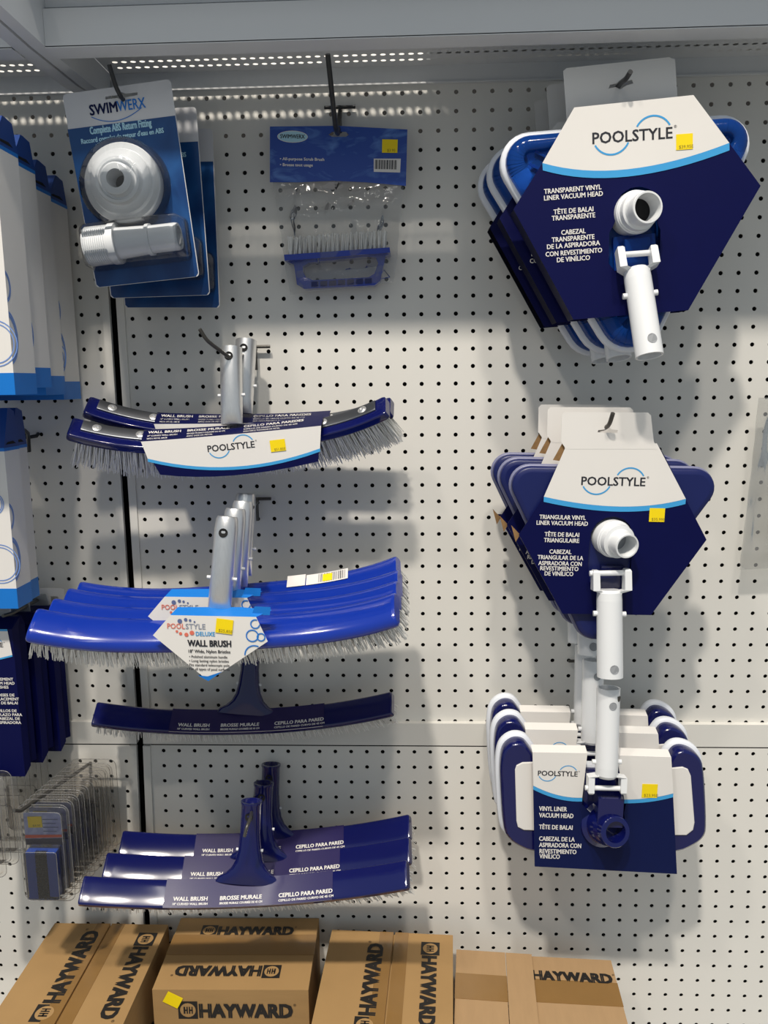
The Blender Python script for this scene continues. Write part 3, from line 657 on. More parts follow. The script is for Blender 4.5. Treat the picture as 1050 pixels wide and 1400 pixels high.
def tri_head(name, label, group, FRx, panel, tab, tabslot, head, sw, logo, rows, stick, conn, handle, body_m, rim_m, yh, clear, tab_y=0.):
    t = thing(name, FRx, label, 'pool vacuum head', group)
    # body: rounded triangle behind the card
    def rt(dr): return hull_round([(*FRx.uv([(cx, cy)], yh)[0], (r+dr)*u) for cx, cy, r in head], 9)
    u = (FRx.at(870, 300, yh)-FRx.at(860, 300, yh)).length/10
    cx = sum(p[0] for p in rt(0))/len(rt(0)); cz = sum(p[1] for p in rt(0))/len(rt(0))
    def rg(dr, y): return [(p[0], y, p[1]) for p in rt(dr)]
    mb = MB()
    y = yh*IN
    if clear:
        mb.loft([rg(-4, y+.030), rg(-4, y+.012), rg(-7, y+.003), rg(-13, y), rg(-26, y-.004), rg(-29, y+.004)], 0, False, True)
        for k in range(3):
            a = FRx.uv([(head[k][0], head[k][1])], yh)[0]; v = Vector((cx-a[0], cz-a[1])); v = v.normalized()
            for s_ in (-.008, .008):
                p = (a[0]+v.x*.0-v.y*s_, a[1]+v.x*s_); q = (p[0]+v.x*.07, p[1]+v.y*.07)
                mb.prism([(p[0], p[1]), (q[0], q[1]), (q[0]-v.y*.003, q[1]+v.x*.003), (p[0]-v.y*.003, p[1]+v.x*.003)], y+.0, y+.024, 0)
    else:
        mb.loft([rg(-1, y+.016), rg(-1, y+.004), rg(-2.2, y+.001), rg(-4, y), rg(-9, y-.001)], 0, True, True)
    mb.build('head_body', body_m, t)
    mb = MB()
    if clear:
        mb.loft([rg(-5, y+.016), rg(1, y+.016), rg(3, y+.020), rg(3, y+.030), rg(1, y+.034), rg(-5, y+.034)], 0, False, False); mb.loft([rg(-5, y+.033), rg(-60, y+.033)], 0, False, True)
    else:
        mb.loft([rg(-3, y+.010), rg(1, y+.011), rg(1.6, y+.014), rg(1.2, y+.019), rg(-3, y+.021)], 0, True, True)
    mb.build('bumper_rim', rim_m, t)
    # folded card sleeve with hole for the hose cuff
    c0 = conn['hole']; ho = FRx.uv(c0)
    pl = FRx.uv(panel)
    mb = MB(); mb.prism(pl[::-1], 0, .0008, 0, holes=[ho], back=4)
    top = FRx.uv(sw)
    n = len(panel); k = bez(top[0], (2*top[1][0]-(top[0][0]+top[2][0])/2, 2*top[1][1]-(top[0][1]+top[2][1])/2), top[2], 16)
    wh = FRx.uv(panel[:2]); mb.poly([wh[0], wh[1]]+k[::-1], -.0003, 1)
    dz = stick['band']*u; mb.add([(p[0], -.0006, p[1]) for p in k]+[(p[0]*1.0, -.0006, p[1]-dz) for p in k], [(i, i+1, 17+i+1, 17+i) for i in range(16)], 2)
    lg = FRx.uv([logo[:2], logo[2:4]]); poolstyle(mb, (lg[0][0]+lg[1][0])/2, (lg[0][1]+lg[1][1])/2, math.dist(lg[0], lg[1]), -.0006, 3, 2, math.atan2(lg[1][1]-lg[0][1], lg[1][0]-lg[0][0]))
    rr = math.atan2(lg[1][1]-lg[0][1], lg[1][0]-lg[0][0])
    for st, px_, py_, wpx in rows:
        q = FRx.uv([(px_-wpx/2, py_), (px_+wpx/2, py_)]); rot_ = rr*.5
        w_ = math.dist(q[0], q[1]); mb.text(st, (q[0][0]+q[1][0])/2, (q[0][1]+q[1][1])/2, 9.0*u, -.0006, 1, 'c', bold=.022, width=w_, rot=rot_)
    # side walls folding back along the two lower edges
    L_, BL, BR, R_ = [FRx.uv([p])[0] for p in conn['walls']]
    dpt = conn['depth']*IN
    for a, b in ((L_, BL), (BR, R_)):
        mb.add([(a[0], 0, a[1]), (b[0], 0, b[1]), (b[0], dpt, b[1]), (a[0], dpt, a[1])], [(0, 1, 2, 3)], 0)
        mb.add([(a[0], .0008, a[1]), (b[0], .0008, b[1]), (b[0], dpt, b[1]), (a[0], dpt, a[1])], [(0, 1, 2, 3)], 0)
    mb.prism([L_, BL, BR, R_][::-1], dpt, dpt+.0008, 0, back=4, holes=[[p for p in FRx.uv(conn['back'])]])
    sl = mb.build('card_sleeve', ['navy', 'white', 'cyan', 'charcoal', 'corr'], t)
    # hang tab
    ty = tab_y*IN; tq = FRx.uv(tab, tab_y)
    mb = MB(); mb.prism(tq[::-1], ty, ty+.0008, 0, holes=[FRx.uv(tabslot, tab_y)])
    if not clear:
        mb.build('hang_tab', ['white', 'corr'], t)
        for g_ in ([(770, 604), (777, 632), (756, 629)], [(699, 718), (711, 731), (705, 741)]):
            mb = MB(); mb.prism(FRx.uv(g_, .12)[::-1], .12*IN, .12*IN+.001, 0); mb.build('card_gusset', 'corr', t)
    else: mb.build('hang_tab', ['white', 'corr'], t)
    q = FRx.uv([stick['at']])[0]; sticker(t, q[0], q[1], 22*u, 20*u, stick['price'], rot=rr)
    # hose cuff
    a = FRx.at(*conn['base'], conn['yb']); b = FRx.at(*conn['tip'], conn['yt']); R0 = conn['r'][0]*u; R1 = conn['r'][1]*u
    mb = MB(); mb.lathe(a, b, [(-.45, R0*1.0), (.12, R0), (.16, R0*.95), (.2, R0*.95), (.22, R0*.9), (.45, R0*.88), (.48, R1*1.08), (.55, R1*1.04), (.96, R1), (1, R1*.97), (1, R1*.86), (.3, R1*.76)], 36, 0)
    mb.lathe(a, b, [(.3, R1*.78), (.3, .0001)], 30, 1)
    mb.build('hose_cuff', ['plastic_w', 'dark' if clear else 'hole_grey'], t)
    # blue hinge block behind the fork
    p = FRx.at(*conn['hinge'], .25); mb = MB(); w_ = conn['hw']*u; mb.box((p.x-w_, -.004, p.z-w_*1.3), (p.x+w_, .012, p.z+w_*1.0)); mb.box((p.x-w_*1.7, .010, p.z-w_*2), (p.x+w_*1.7, .014, p.z+w_*1.4))
    mb.build('hinge_block', 'clearblue' if clear else 'navy_deep', t)
    fork_handle(t, FRx, *handle)
    return t
def nested_copy(o, back, shift, label):
    """a head further back in a stack: its cuff sits inside the head in front, its pole handle folds back against its own card"""
    c = copy_tree(o, shift, label, skip=('hose_cuff',))
    for ch in c.children:
        if ch.name.startswith('pole_handle') or ch.name.startswith('hinge_block'): ch.location.y += back
    return c
# transparent one, top right
hook('black wire hook poking through the grey hang tab of the blue vacuum heads', [P(806, 170, .1), P(849, 113, 6.9), P(856, 108, 7.7), P(862, 98, 8.2)], .12)
FR = frame3((870, 285, 7.4), (702, 286, 7.4), (1040, 254, 7.4), (856, 140, 7.4))
hole = [(842, 300), (843, 280), (850, 265), (862, 257), (876, 255), (889, 259), (897, 268), (900, 282), (898, 305), (903, 314), (902, 360), (895, 368), (840, 370), (832, 360), (833, 318), (838, 310)]
vac = tri_head('vacuum_head', 'front clear blue triangular vacuum head with white bumper, under the grey hang tab', 'clear blue triangular vacuum heads', FR,
    [(785, 147), (948, 130), (997, 195.5), (1040, 254), (941, 424), (784, 437), (702, 286), (741.5, 223)],
    [(770, 97), (775, 93), (915, 78), (923, 82), (929, 175), (776, 180)], [(832, 121), (834, 116), (843, 114), (848, 109), (853, 112), (864, 109), (866, 114), (856, 117), (848, 122), (842, 119)],
    [(727, 217, 38), (993, 193, 37), (866, 432, 47)][::-1], [(741.5, 223), (858, 231.5), (997, 195.5)], (810, 189, 919, 181),
    [('TRANSPARENT VINYL', 783, 262, 78), ('LINER VACUUM HEAD', 784, 271, 80), ('TÊTE DE BALAI', 784, 291, 54), ('TRANSPARENTE', 784, 299.5, 59), ('CABEZAL', 784, 320, 33), ('TRANSPARENTE', 783.5, 329, 58), ('DE LA ASPIRADORA', 784, 338, 72), ('CON REVESTIMIENTO', 784.5, 348, 77), ('DE VINÍLICO', 784, 357, 45)],
    {'at': (935.5, 194), 'band': 9.5, 'price': '$39,95E'},
    {'hole': hole[::-1], 'walls': [(702, 286), (784, 437), (941, 424), (1040, 254)], 'depth': 1.35, 'back': [(835, 300), (905, 296), (908, 375), (838, 378)], 'base': (868, 291), 'tip': (886, 283), 'yb': .1, 'yt': -1.25, 'r': (29, 21), 'hinge': (869, 345), 'hw': 17},
    (-.55, -1.7, (870, 350), [(847, 342), (892, 340)], (843, 349, 897, 345), (870, 368), (888, 487), 18.5, (890, 466), [(855, 405), (896, 400)]),
    'clearblue', 'plastic_rim', .45, True, tab_y=.9)
nested_copy(vac, .045, (-.45, 2.15, .0), 'second clear blue triangular vacuum head, white rim showing left of the front one')
nested_copy(vac, .045, (-.75, 4.3, -.05), 'clear blue triangular vacuum head nearest the wall, mostly hidden by two others')
# navy triangular ones, middle right
hook('bent zinc wire hook in the slot of the white hang tab', [P(792, 590, .1), P(826, 586, 6.6), P(833, 581, 7.3), P(838, 565, 7.7)], .11, 'hook')
FR = frame3((842, 740, 6.9), (709, 731, 6.9), (966, 738, 6.9), (836, 600, 6.9))
hole = [(806, 742), (808, 728), (816, 715), (828, 708), (840, 706), (853, 710), (861, 718), (865, 730), (866, 742), (863, 768), (862, 796), (806, 796), (804, 770)]
tvac = tri_head('vacuum_head', 'front solid navy triangular vacuum head on a white tabbed card, middle right', 'navy triangular vacuum heads', FR,
    [(775, 607), (898, 606), (909, 624), (937.5, 682.5), (966, 738), (890, 841), (769, 839), (709.5, 731), (743.5, 679), (768, 625)],
    [(768, 568), (772, 563.5), (886, 564), (890, 568), (894, 604), (899, 614), (774, 614), (767, 604)], [(817, 591), (818, 588), (829, 587), (832, 584), (836, 587), (845, 588), (844, 592)],
    [(726, 664, 29), (951, 668, 29.5), (815, 849, 31)][::-1], [(743.5, 679), (848, 692.5), (937.5, 682)], (795, 657, 882, 658.5),
    [('TRIANGULAR VINYL', 769, 710, 63), ('LINER VACUUM HEAD', 768.5, 718, 70), ('TÊTE DE BALAI', 768, 733.5, 47), ('TRIANGULAIRE', 767.5, 741.5, 48), ('CABEZAL', 766, 757, 30), ('TRIANGULAR DE LA', 766, 765, 62), ('ASPIRADORA CON', 765.5, 773, 59), ('REVESTIMIENTO', 764.5, 780, 52), ('DE VINÍLICO', 764, 787, 39)],
    {'at': (898, 704), 'band': 7.5, 'price': '$35,99E'},
    {'hole': hole[::-1], 'walls': [(709.5, 731), (769, 839), (890, 841), (966, 738)], 'depth': 1.2, 'back': [(806, 742), (866, 742), (866, 800), (806, 800)], 'base': (838, 736), 'tip': (858, 747), 'yb': .1, 'yt': -1.3, 'r': (28, 18), 'hinge': (835, 787), 'hw': 17},
    (-.55, -1.1, (832, 790), [(814, 782), (857, 780)], (806, 784, 859, 783), (833, 806), (834, 925), 17.5, (838, 912), [(815, 839), (852, 840)]),
    'navy_pl2', 'steelplate_pl', .32, False, tab_y=-.02) if MT.setdefault('steelplate_pl', mat('grey_rim_plastic', '#7a7c9a', .35, noise=.05)) else None
nested_copy(tvac, .03, (-.42, 1.8, .2), 'second navy triangular vacuum head, its edge showing just left of the front one')
nested_copy(tvac, .03, (-.62, 3.6, .28), 'navy triangular vacuum head nearest the wall, last of its stack')

# flat rectangular ones, bottom right
hook('zinc wire hook curling out of the lowest white pole handles', [P(796, 906, .1), P(832, 957, 7.0), P(841, 962, 7.5), P(845, 957, 7.7), P(846, 952, 7.7)], .11, 'hook')
FR = frame3((826, 1100, 6.9), (728, 1100, 6.9), (921, 1105, 6.9), (826, 1030, 6.9))
t = thing('vacuum_head', FR, 'front flat navy vacuum head with white side panels behind its printed card', 'pool vacuum head', 'flat vacuum heads hanging by their handles')
YH = .45
ho = [(722, 1020), (712, 1015), (700, 1016), (688, 1026), (684, 1045), (684, 1070), (688, 1136), (695, 1148), (706, 1157), (728, 1167), (830, 1172), (926, 1168), (952, 1156), (964, 1146), (968, 1132), (964, 1050), (958, 1036), (946, 1028), (932, 1025), (921, 1031), (910, 1054), (840, 1060), (744, 1056)]
hb = smooth_poly(FR.uv(ho, YH)); u = (FR.at(830, 1100)-FR.at(820, 1100)).length/10
mb = MB(); y = YH*IN
mb.loft([[(p[0], yy, p[1]) for p in grow(hb, dd)] for dd, yy in ((0, y+.026), (0, y+.008), (-.0012, y+.002), (-.004, y))], 0, True, True)
hbod = mb.build('head_body', 'navy_pl', t)
mb = MB(); mb.loft([[(p[0], yy, p[1]) for p in grow(hb, dd)] for dd, yy in ((-.004, y+.020), (.0035, y+.020), (.005, y+.024), (.005, y+.030), (.003, y+.034), (-.004, y+.034))], 0, True, True)
mb.build('bumper_rim', 'plastic_rim', t)
for nm, pts in (('l', [(704, 1052), (706, 1046), (714, 1042), (740, 1041), (740, 1135), (716, 1134), (708, 1130), (706, 1122)]), ('r', [(912, 1050), (933, 1048), (940, 1051), (944, 1060), (949, 1124), (947, 1134), (938, 1141), (912, 1141)])):
    mb = MB(); q = FR.uv(pts, YH); q = q if sum(q[i][0]*q[(i+1) % len(q)][1]-q[(i+1) % len(q)][0]*q[i][1] for i in range(len(q))) > 0 else q[::-1]
    mb.loft([[(p[0], yy, p[1]) for p in grow(q, dd)] for dd, yy in ((0, y+.001), (0, y-.0014), (-.001, y-.002))], 0, False, True, True, False); mb.build('white_insert', 'white', hbod)
mb = MB(); co_ = [(728, 1028.7), (803, 1030), (797, 1080), (796, 1100), (808, 1112), (806, 1130), (815, 1150), (832, 1157), (848, 1150), (856, 1132), (853, 1112), (856, 1098), (848, 1080), (843, 1033), (917.7, 1035.5), (925.6, 1195), (731, 1184.7)]
mb.prism(FR.uv(co_)[::-1], 0, .0007, 0, back=4)
sw = FR.uv([(729, 1074), (763, 1087), (796, 1090.5)]); k = bez(sw[0], (2*sw[1][0]-(sw[0][0]+sw[2][0])/2, 2*sw[1][1]-(sw[0][1]+sw[2][1])/2), sw[2], 10)
q = FR.uv([(728, 1028.7), (803, 1030)]); mb.poly([q[0], q[1]]+k[::-1], -.0003, 1); mb.add([(p[0], -.0006, p[1]) for p in k]+[(p[0], -.0006, p[1]-5.5*u) for p in k], [(i, i+1, 11+i+1, 11+i) for i in range(10)], 2)
sw = FR.uv([(853.5, 1093), (888, 1091), (920.5, 1084.5)]); k = bez(sw[0], (2*sw[1][0]-(sw[0][0]+sw[2][0])/2, 2*sw[1][1]-(sw[0][1]+sw[2][1])/2), sw[2], 10)
q = FR.uv([(843, 1033), (917.7, 1035.5)]); mb.poly([q[0], q[1]]+k[::-1], -.0003, 1); mb.add([(p[0], -.0006, p[1]) for p in k]+[(p[0], -.0006, p[1]-5.5*u) for p in k], [(i, i+1, 11+i+1, 11+i) for i in range(10)], 2)
lg = FR.uv([(735.5, 1056.5), (789.5, 1057.5)]); poolstyle(mb, (lg[0][0]+lg[1][0])/2, lg[0][1], lg[1][0]-lg[0][0], -.0006, 3, 2)
for st, px_, py_, w_ in (('VINYL LINER', 737, 1108, 38), ('VACUUM HEAD', 737, 1117, 47), ('TÊTE DE BALAI', 737, 1133, 46), ('CABEZAL DE LA', 737, 1149, 49), ('ASPIRADORA CON', 737, 1157.5, 58), ('REVESTIMIENTO', 737.5, 1166, 51), ('VINÍLICO', 737.5, 1173, 28)):
    q = FR.uv([(px_, py_)])[0]; mb.text(st, q[0], q[1], 9.5*u, -.0006, 1, 'l', .022, width=w_*u)
q = FR.uv([(728, 1028.7), (803, 1030), (843, 1033), (917.7, 1035.5)])     # white top fold over the head
for a, b in ((q[0], q[1]), (q[2], q[3])): mb.add([(a[0], 0, a[1]), (b[0], 0, b[1]), (b[0], .016, b[1]+.004), (a[0], .016, a[1]+.004)], [(0, 1, 2, 3)], 1)
mb.build('printed_card', ['navy2', 'white', 'cyan', 'charcoal', 'corr'], t)
q = FR.uv([(888, 1081)])[0]; sticker(t, q[0], q[1], 21*u, 20*u, '$23,95E')
a = FR.at(825, 1126, .2); b = FR.at(842, 1138, -1.2)
mb = MB(); R0 = 27*u; R1 = 21*u; mb.lathe(a, b, [(-.2, R0*1.25), (0, R0*1.2), (.1, R0), (.5, R0*.9), (.7, R1*1.04), (.97, R1), (1, R1*.95), (1, R1*.68), (.4, R1*.62), (.4, .0001)], 32); mb.build('hose_cuff', 'navy_pl', t)
p0 = FR.at(829, 1098, .1); mb = MB(); mb.box((p0.x-17*u, -.022, p0.z-22*u), (p0.x+17*u, .010, p0.z+20*u)); mb.build('hinge_block', 'navy_pl', t)
fork_handle(t, FR, -.95, -.35, (830, 1075), [(807, 1082), (851, 1082)], (800, 1077, 856, 1078), (829, 1062), (832, 940), 15.5, (836, 961), [(803, 1040), (847, 1040)])
fvac = t
nested_copy(fvac, .03, (-.12, 2.0, .40), 'second flat navy vacuum head, between the front one and the last one')
nested_copy(fvac, .03, (-.15, 4.0, .60), 'flat navy vacuum head nearest the wall, highest and most hidden of its stack')
# ------------------------------------------------------------------ wall brushes, middle column
class Bow:
    """brush back bent along x: maps (x, t across, n outward) in metres to the thing's local frame"""
    def __init__(s, tau, half, rise, power=2.0): s.ta = math.radians(tau); s.h = half; s.r = rise; s.p = power
    def off(s, x): return s.r*abs(x/s.h)**s.p
    def slope(s, x): return 0 if x == 0 else math.copysign(s.r*s.p*abs(x/s.h)**(s.p-1)/s.h, x)
    def __call__(s, x, t, n):
        k = s.slope(x); q = math.sqrt(1+k*k); x2 = x-n*k/q; nn = s.off(x)+n/q
        return Vector((x2, math.sin(s.ta)*t-math.cos(s.ta)*nn, math.cos(s.ta)*t+math.sin(s.ta)*nn))
def bow_body(mb, B, half, sec, N=36, m=0, endscale=(.0, .5), sub=3):
    """sec: closed (t, n) section; rounded ends"""
    xs = [-half+2*half*i/N for i in range(N+1)]; rings = []
    ct = sum(p[0] for p in sec)/len(sec); cn = sum(p[1] for p in sec)/len(sec)
    def ring(x, s_): return [tuple(B(x, ct+(p[0]-ct)*s_, cn+(p[1]-cn)*s_)) for p in sec]
    e = endscale[0]*half
    rings.append(ring(-half-e, endscale[1]))
    if e: rings.append(ring(-half-e*.75, lerp(endscale[1], 1, .66)))
    rings += [ring(x, 1) for x in xs]
    if e: rings.append(ring(half+e*.75, lerp(endscale[1], 1, .66)))
    rings.append(ring(half+e, endscale[1]))
    mb.loft(rings, m, True, True)
def rsec(t0, n0, t1, n1, r, n=3): return [(p[0], p[1]) for p in rrect(t0, n0, t1, n1, r, n)]
def bow_sheet(mb, B, x0, x1, t0, t1, n, m=0, N=12):
    V = []
    for i in range(N+1):
        x = lerp(x0, x1, i/N); V += [tuple(B(x, t0, n)), tuple(B(x, t1, n))]
    mb.add(V, [(2*i, 2*i+2, 2*i+3, 2*i+1) for i in range(N)], m, None, True)
def bow_text(mb, B, st, x, t, h, n, m, align='l', bold=.03, width=None):
    k = MB(); k.text(st, x, t, h, 0, 0, align, bold, width=width)
    mb.add([tuple(B(p[0], p[2], n-p[1])) for p in k.v], k.f, m)
def bow_bristles(mb, B, half, t0, t1, rows, cols, length, splay, seed, per=5, r=.0006, n0=0., jit=.12):
    rnd = random.Random(seed)
    for i in range(cols):
        x = -half+2*half*(i+.5)/cols
        for j in range(rows):
            t = lerp(t0, t1, (j+.5)/rows)
            for k in range(per):
                dx = rnd.uniform(-.0022, .0022); dt = rnd.uniform(-.002, .002); L = length*(1+rnd.uniform(-jit, jit*.4))
                a = B(x+dx, t+dt, n0); b = B(x+dx+rnd.uniform(-1, 1)*splay*length, t+dt+(rnd.uniform(-1, 1)*.8+(j-(rows-1)/2)*.35)*splay*length, n0-L)
                mid = (a+b)/2+Vector((rnd.uniform(-1, 1), rnd.uniform(-1, 1), rnd.uniform(-1, 1)))*.0008
                mb.tube([a, mid, b], [r, r, r*.7], 3)
def socket(parent, axis0, axis1, rad, flare, name, m, hole_t=.9, seg=26):
    mb = MB(); d = axis1-axis0
    prof = flare; rings = []
    t = d.normalized(); X_ = Vector((1, 0, 0)); X_ = (X_-t*X_.dot(t)).normalized(); Y_ = t.cross(X_)
    for f, rx, ry in prof:
        c = axis0+d*f; rings.append([tuple(c+X_*rx*math.cos(2*PI*k/seg)+Y_*ry*math.sin(2*PI*k/seg)) for k in range(seg)])
    mb.loft(rings, 0, True, False)
    inner = [rings[-1], [tuple(axis1+X_*rad*.84*math.cos(2*PI*k/seg)+Y_*rad*.84*math.sin(2*PI*k/seg)) for k in range(seg)],
             [tuple(axis1-d*.3+X_*rad*.8*math.cos(2*PI*k/seg)+Y_*rad*.8*math.sin(2*PI*k/seg)) for k in range(seg)]]
    mb.loft(inner, 0, False, True)
    h = mb.build(name, m, parent)
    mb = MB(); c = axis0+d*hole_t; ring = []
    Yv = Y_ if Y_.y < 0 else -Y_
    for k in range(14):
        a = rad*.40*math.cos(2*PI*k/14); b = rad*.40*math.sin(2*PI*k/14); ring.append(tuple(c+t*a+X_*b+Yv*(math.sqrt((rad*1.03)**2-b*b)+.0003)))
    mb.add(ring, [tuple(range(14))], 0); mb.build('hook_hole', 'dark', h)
    return h, t, X_, Yv

# --- navy curved brushes: one alone under the deluxe brushes, three on the lowest hook
FR = frame3((339, 1219, 8.0), (120, 1222, 8.0), (555, 1201, 8.0), (338, 1100, 8.0))
GB = 'navy curved wall brushes'
t = thing('wall_brush', FR, 'front and lowest of the three navy curved wall brushes on one hook', 'wall brush', GB)
HL = 8.75*IN; B = Bow(53, HL, 1.5*IN, 2.2)
mb = MB(); bow_body(mb, B, HL, rsec(-.75*IN, -.42*IN, .75*IN, 0, .10*IN), 40, 0, (.012, .86))
mb.build('brush_back', 'navy_pl', t)
mb = MB(); bow_sheet(mb, B, -4.55*IN, 4.75*IN, -.76*IN, .76*IN, .0006, 0, 20)
q = [B(-4.55*IN+9.3*IN*i/20, -.76*IN, .0006) for i in range(21)]; q2 = [B(-4.2*IN+8.6*IN*i/20, -.66*IN, -.42*IN) for i in range(21)]
mb.add([tuple(p) for p in q+q2], [(i, i+1, 22+i, 21+i) for i in range(20)], 2)
e = .0009
for st, sub, x0, w in (('WALL BRUSH', '18" CURVED WALL BRUSH', -4.05, 1.85), ('BROSSE MURALE', 'BROSSE MURALE COURBÉE DE 45 CM', -1.5, 2.3), ('CEPILLO PARA PARED', 'CEPILLO DE PARED CURVO DE 45 CM', 1.75, 3.0)):
    bow_text(mb, B, st, x0*IN, -.40*IN, .30*IN, e, 1, 'l', .03, w*IN); bow_text(mb, B, sub, x0*IN, -.62*IN, .16*IN, e, 1, 'l', .03, (w*1.02)*IN)
k = MB(); k.text('POOLSTYLE', 0, 0, .26*IN, 0, 0, 'c', .02, width=1.3*IN)
def under(x, v): a = B(x, -.76*IN, .0006); b = B(x, -.66*IN, -.42*IN); return a+(b-a)*v+Vector((0, -.0006, -.0002))
mb.add([tuple(under(p[0]+.3*IN, .72-p[2]/(.45*IN))) for p in k.v], k.f, 3)
mb.build('label_band', ['band', 'white', 'white', 'charcoal'], t)
mb = MB(); bow_bristles(mb, B, HL*.985, -.55*IN, .55*IN, 4, 56, 1.2*IN, .10, 11, 6, .0008, -.42*IN); mb.build('bristles', 'bristle', t)
a0 = B(-.05*IN, .52*IN, -.12*IN); a1 = FR.at(344, 1095, 1.35); r = .56*IN
so, tv, Xv, Yv = socket(t, a0, a1, r, [(0, 1.9*IN, .34*IN), (.06, 1.7*IN, .42*IN), (.11, 1.3*IN, .50*IN), (.18, .98*IN, .55*IN), (.28, .76*IN, .57*IN), (.42, .64*IN, .57*IN), (.6, r, r), (.96, r, r), (.97, r*1.06, r*1.06), (1, r*1.06, r*1.06)], 'handle_socket', 'navy_pl', .84)
mb = MB()
for s_ in (-1, 1): mb = MB(); c = a0+(a1-a0)*.40; mb.tube([c+Xv*s_*.55*IN, c+Xv*s_*.75*IN], .09*IN, 8); mb.build('lock_pin', 'plastic_w', so)
wb = t
copy_tree(wb, (.10, 3.0, -.50), 'navy curved wall brush between the front and rear ones on the lowest hook')
copy_tree(wb, (.10, 5.6, -.62), 'rear and highest of the three navy curved wall brushes on one hook', Matrix.Rotation(math.radians(-.3), 4, 'Y'))
pa = P(337, 985, 2.5); sh = (pa-FR.m.translation)/IN
copy_tree(wb, (sh.x, sh.y, sh.z), 'single navy curved wall brush hanging below the royal blue brushes', Matrix.Rotation(math.radians(1.5), 4, 'Y'))
hook('zinc wire hook through the three navy brush handles', [P(352, 1070, .2), P(342, 1120, 8.6), P(338, 1129, 9.1), P(334, 1144, 9.3)], .09, 'hook')
hook('zinc wire hook holding the single navy brush, hidden behind the blue tag', [P(352, 893, .2), P(349, 900, 2.6), P(349, 893, 3.0)], .09, 'hook')

# --- metal backed brushes
FR = frame3((318, 596, 4.6), (100, 606, 4.6), (533, 577, 4.6), (318, 480, 4.6))
t = thing('wall_brush', FR, 'front metal-backed wall brush in a white and navy card sleeve', 'wall brush', 'metal-backed wall brushes')
HL = 8.25*IN; B = Bow(52, HL, 1.5*IN, 2.9)
mb = MB(); bow_body(mb, B, HL, rsec(-.80*IN, -.50*IN, .62*IN, 0, .09*IN), 40, 0, (.02, .8)); mb.build('brush_base', 'navy_pl', t)
mb = MB(); bow_body(mb, B, HL*.955, rsec(-.26*IN, -.02*IN, .52*IN, .09*IN, .05*IN), 40, 0, (.004, .9))
pl = mb.build('metal_back', 'steelplate', t)
for x in (-7.2, -5.0, 5.0, 7.2):
    mb = MB(); c = B(x*IN, .13*IN, .09*IN); n_ = (B(x*IN, .13*IN, .2*IN)-c).normalized()
    mb.lathe(c, c+n_*.002, [(0, .0062), (.4, .0062), (.7, .0045), (1.0, .0038), (1.1, .0022), (.6, .0012), (.6, .00005)], 18); mb.build('rivet', 'chrome', pl)
mb = MB(); bow_bristles(mb, B, HL*.975, -.62*IN, .40*IN, 5, 60, 1.9*IN, .07, 21, 7, .0008, -.50*IN); mb.build('bristles', 'bristle', t)
# sleeve: top strip lies on the back, front panel hangs in front
mb = MB(); yf = -1.25
tl, tr = (192.7, 603.8), (439, 582); top = FR.uv([tl, tr], yf); bl = FR.uv([(219, 649), (320, 650), (435, 631)], yf)
pan = [top[0], top[1], bl[2]]+bez(bl[2], (2*bl[1][0]-(bl[0][0]+bl[2][0])/2, 2*bl[1][1]-(bl[0][1]+bl[2][1])/2), bl[0], 8)[1:]
pan = [top[0]]+bez(top[0], FR.uv([(318, 595)], yf)[0], top[1], 8)[1:]+pan[2:]
mb.prism(pan[::-1], yf*IN, yf*IN+.0007, 0)
sw = FR.uv([(202, 627), (320, 638), (437.5, 613)], yf); kk = bez(sw[0], (2*sw[1][0]-(sw[0][0]+sw[2][0])/2, 2*sw[1][1]-(sw[0][1]+sw[2][1])/2), sw[2], 14)
tb = bez(top[0], FR.uv([(318, 595)], yf)[0], top[1], 14)
mb.add([(p[0], yf*IN-.0003, p[1]) for p in tb+kk], [(i, i+1, 15+i+1, 15+i) for i in range(14)], 1)
mb.add([(p[0], yf*IN-.0005, p[1]) for p in kk]+[(p[0], yf*IN-.0005, p[1]-.0042) for p in kk], [(i, i+1, 15+i+1, 15+i) for i in range(14)], 2)
lg = FR.uv([(284, 613.5), (348, 607)], yf); poolstyle(mb, (lg[0][0]+lg[1][0])/2, (lg[0][1]+lg[1][1])/2, math.dist(*lg), yf*IN-.0006, 3, 2, math.atan2(lg[1][1]-lg[0][1], lg[1][0]-lg[0][0]))
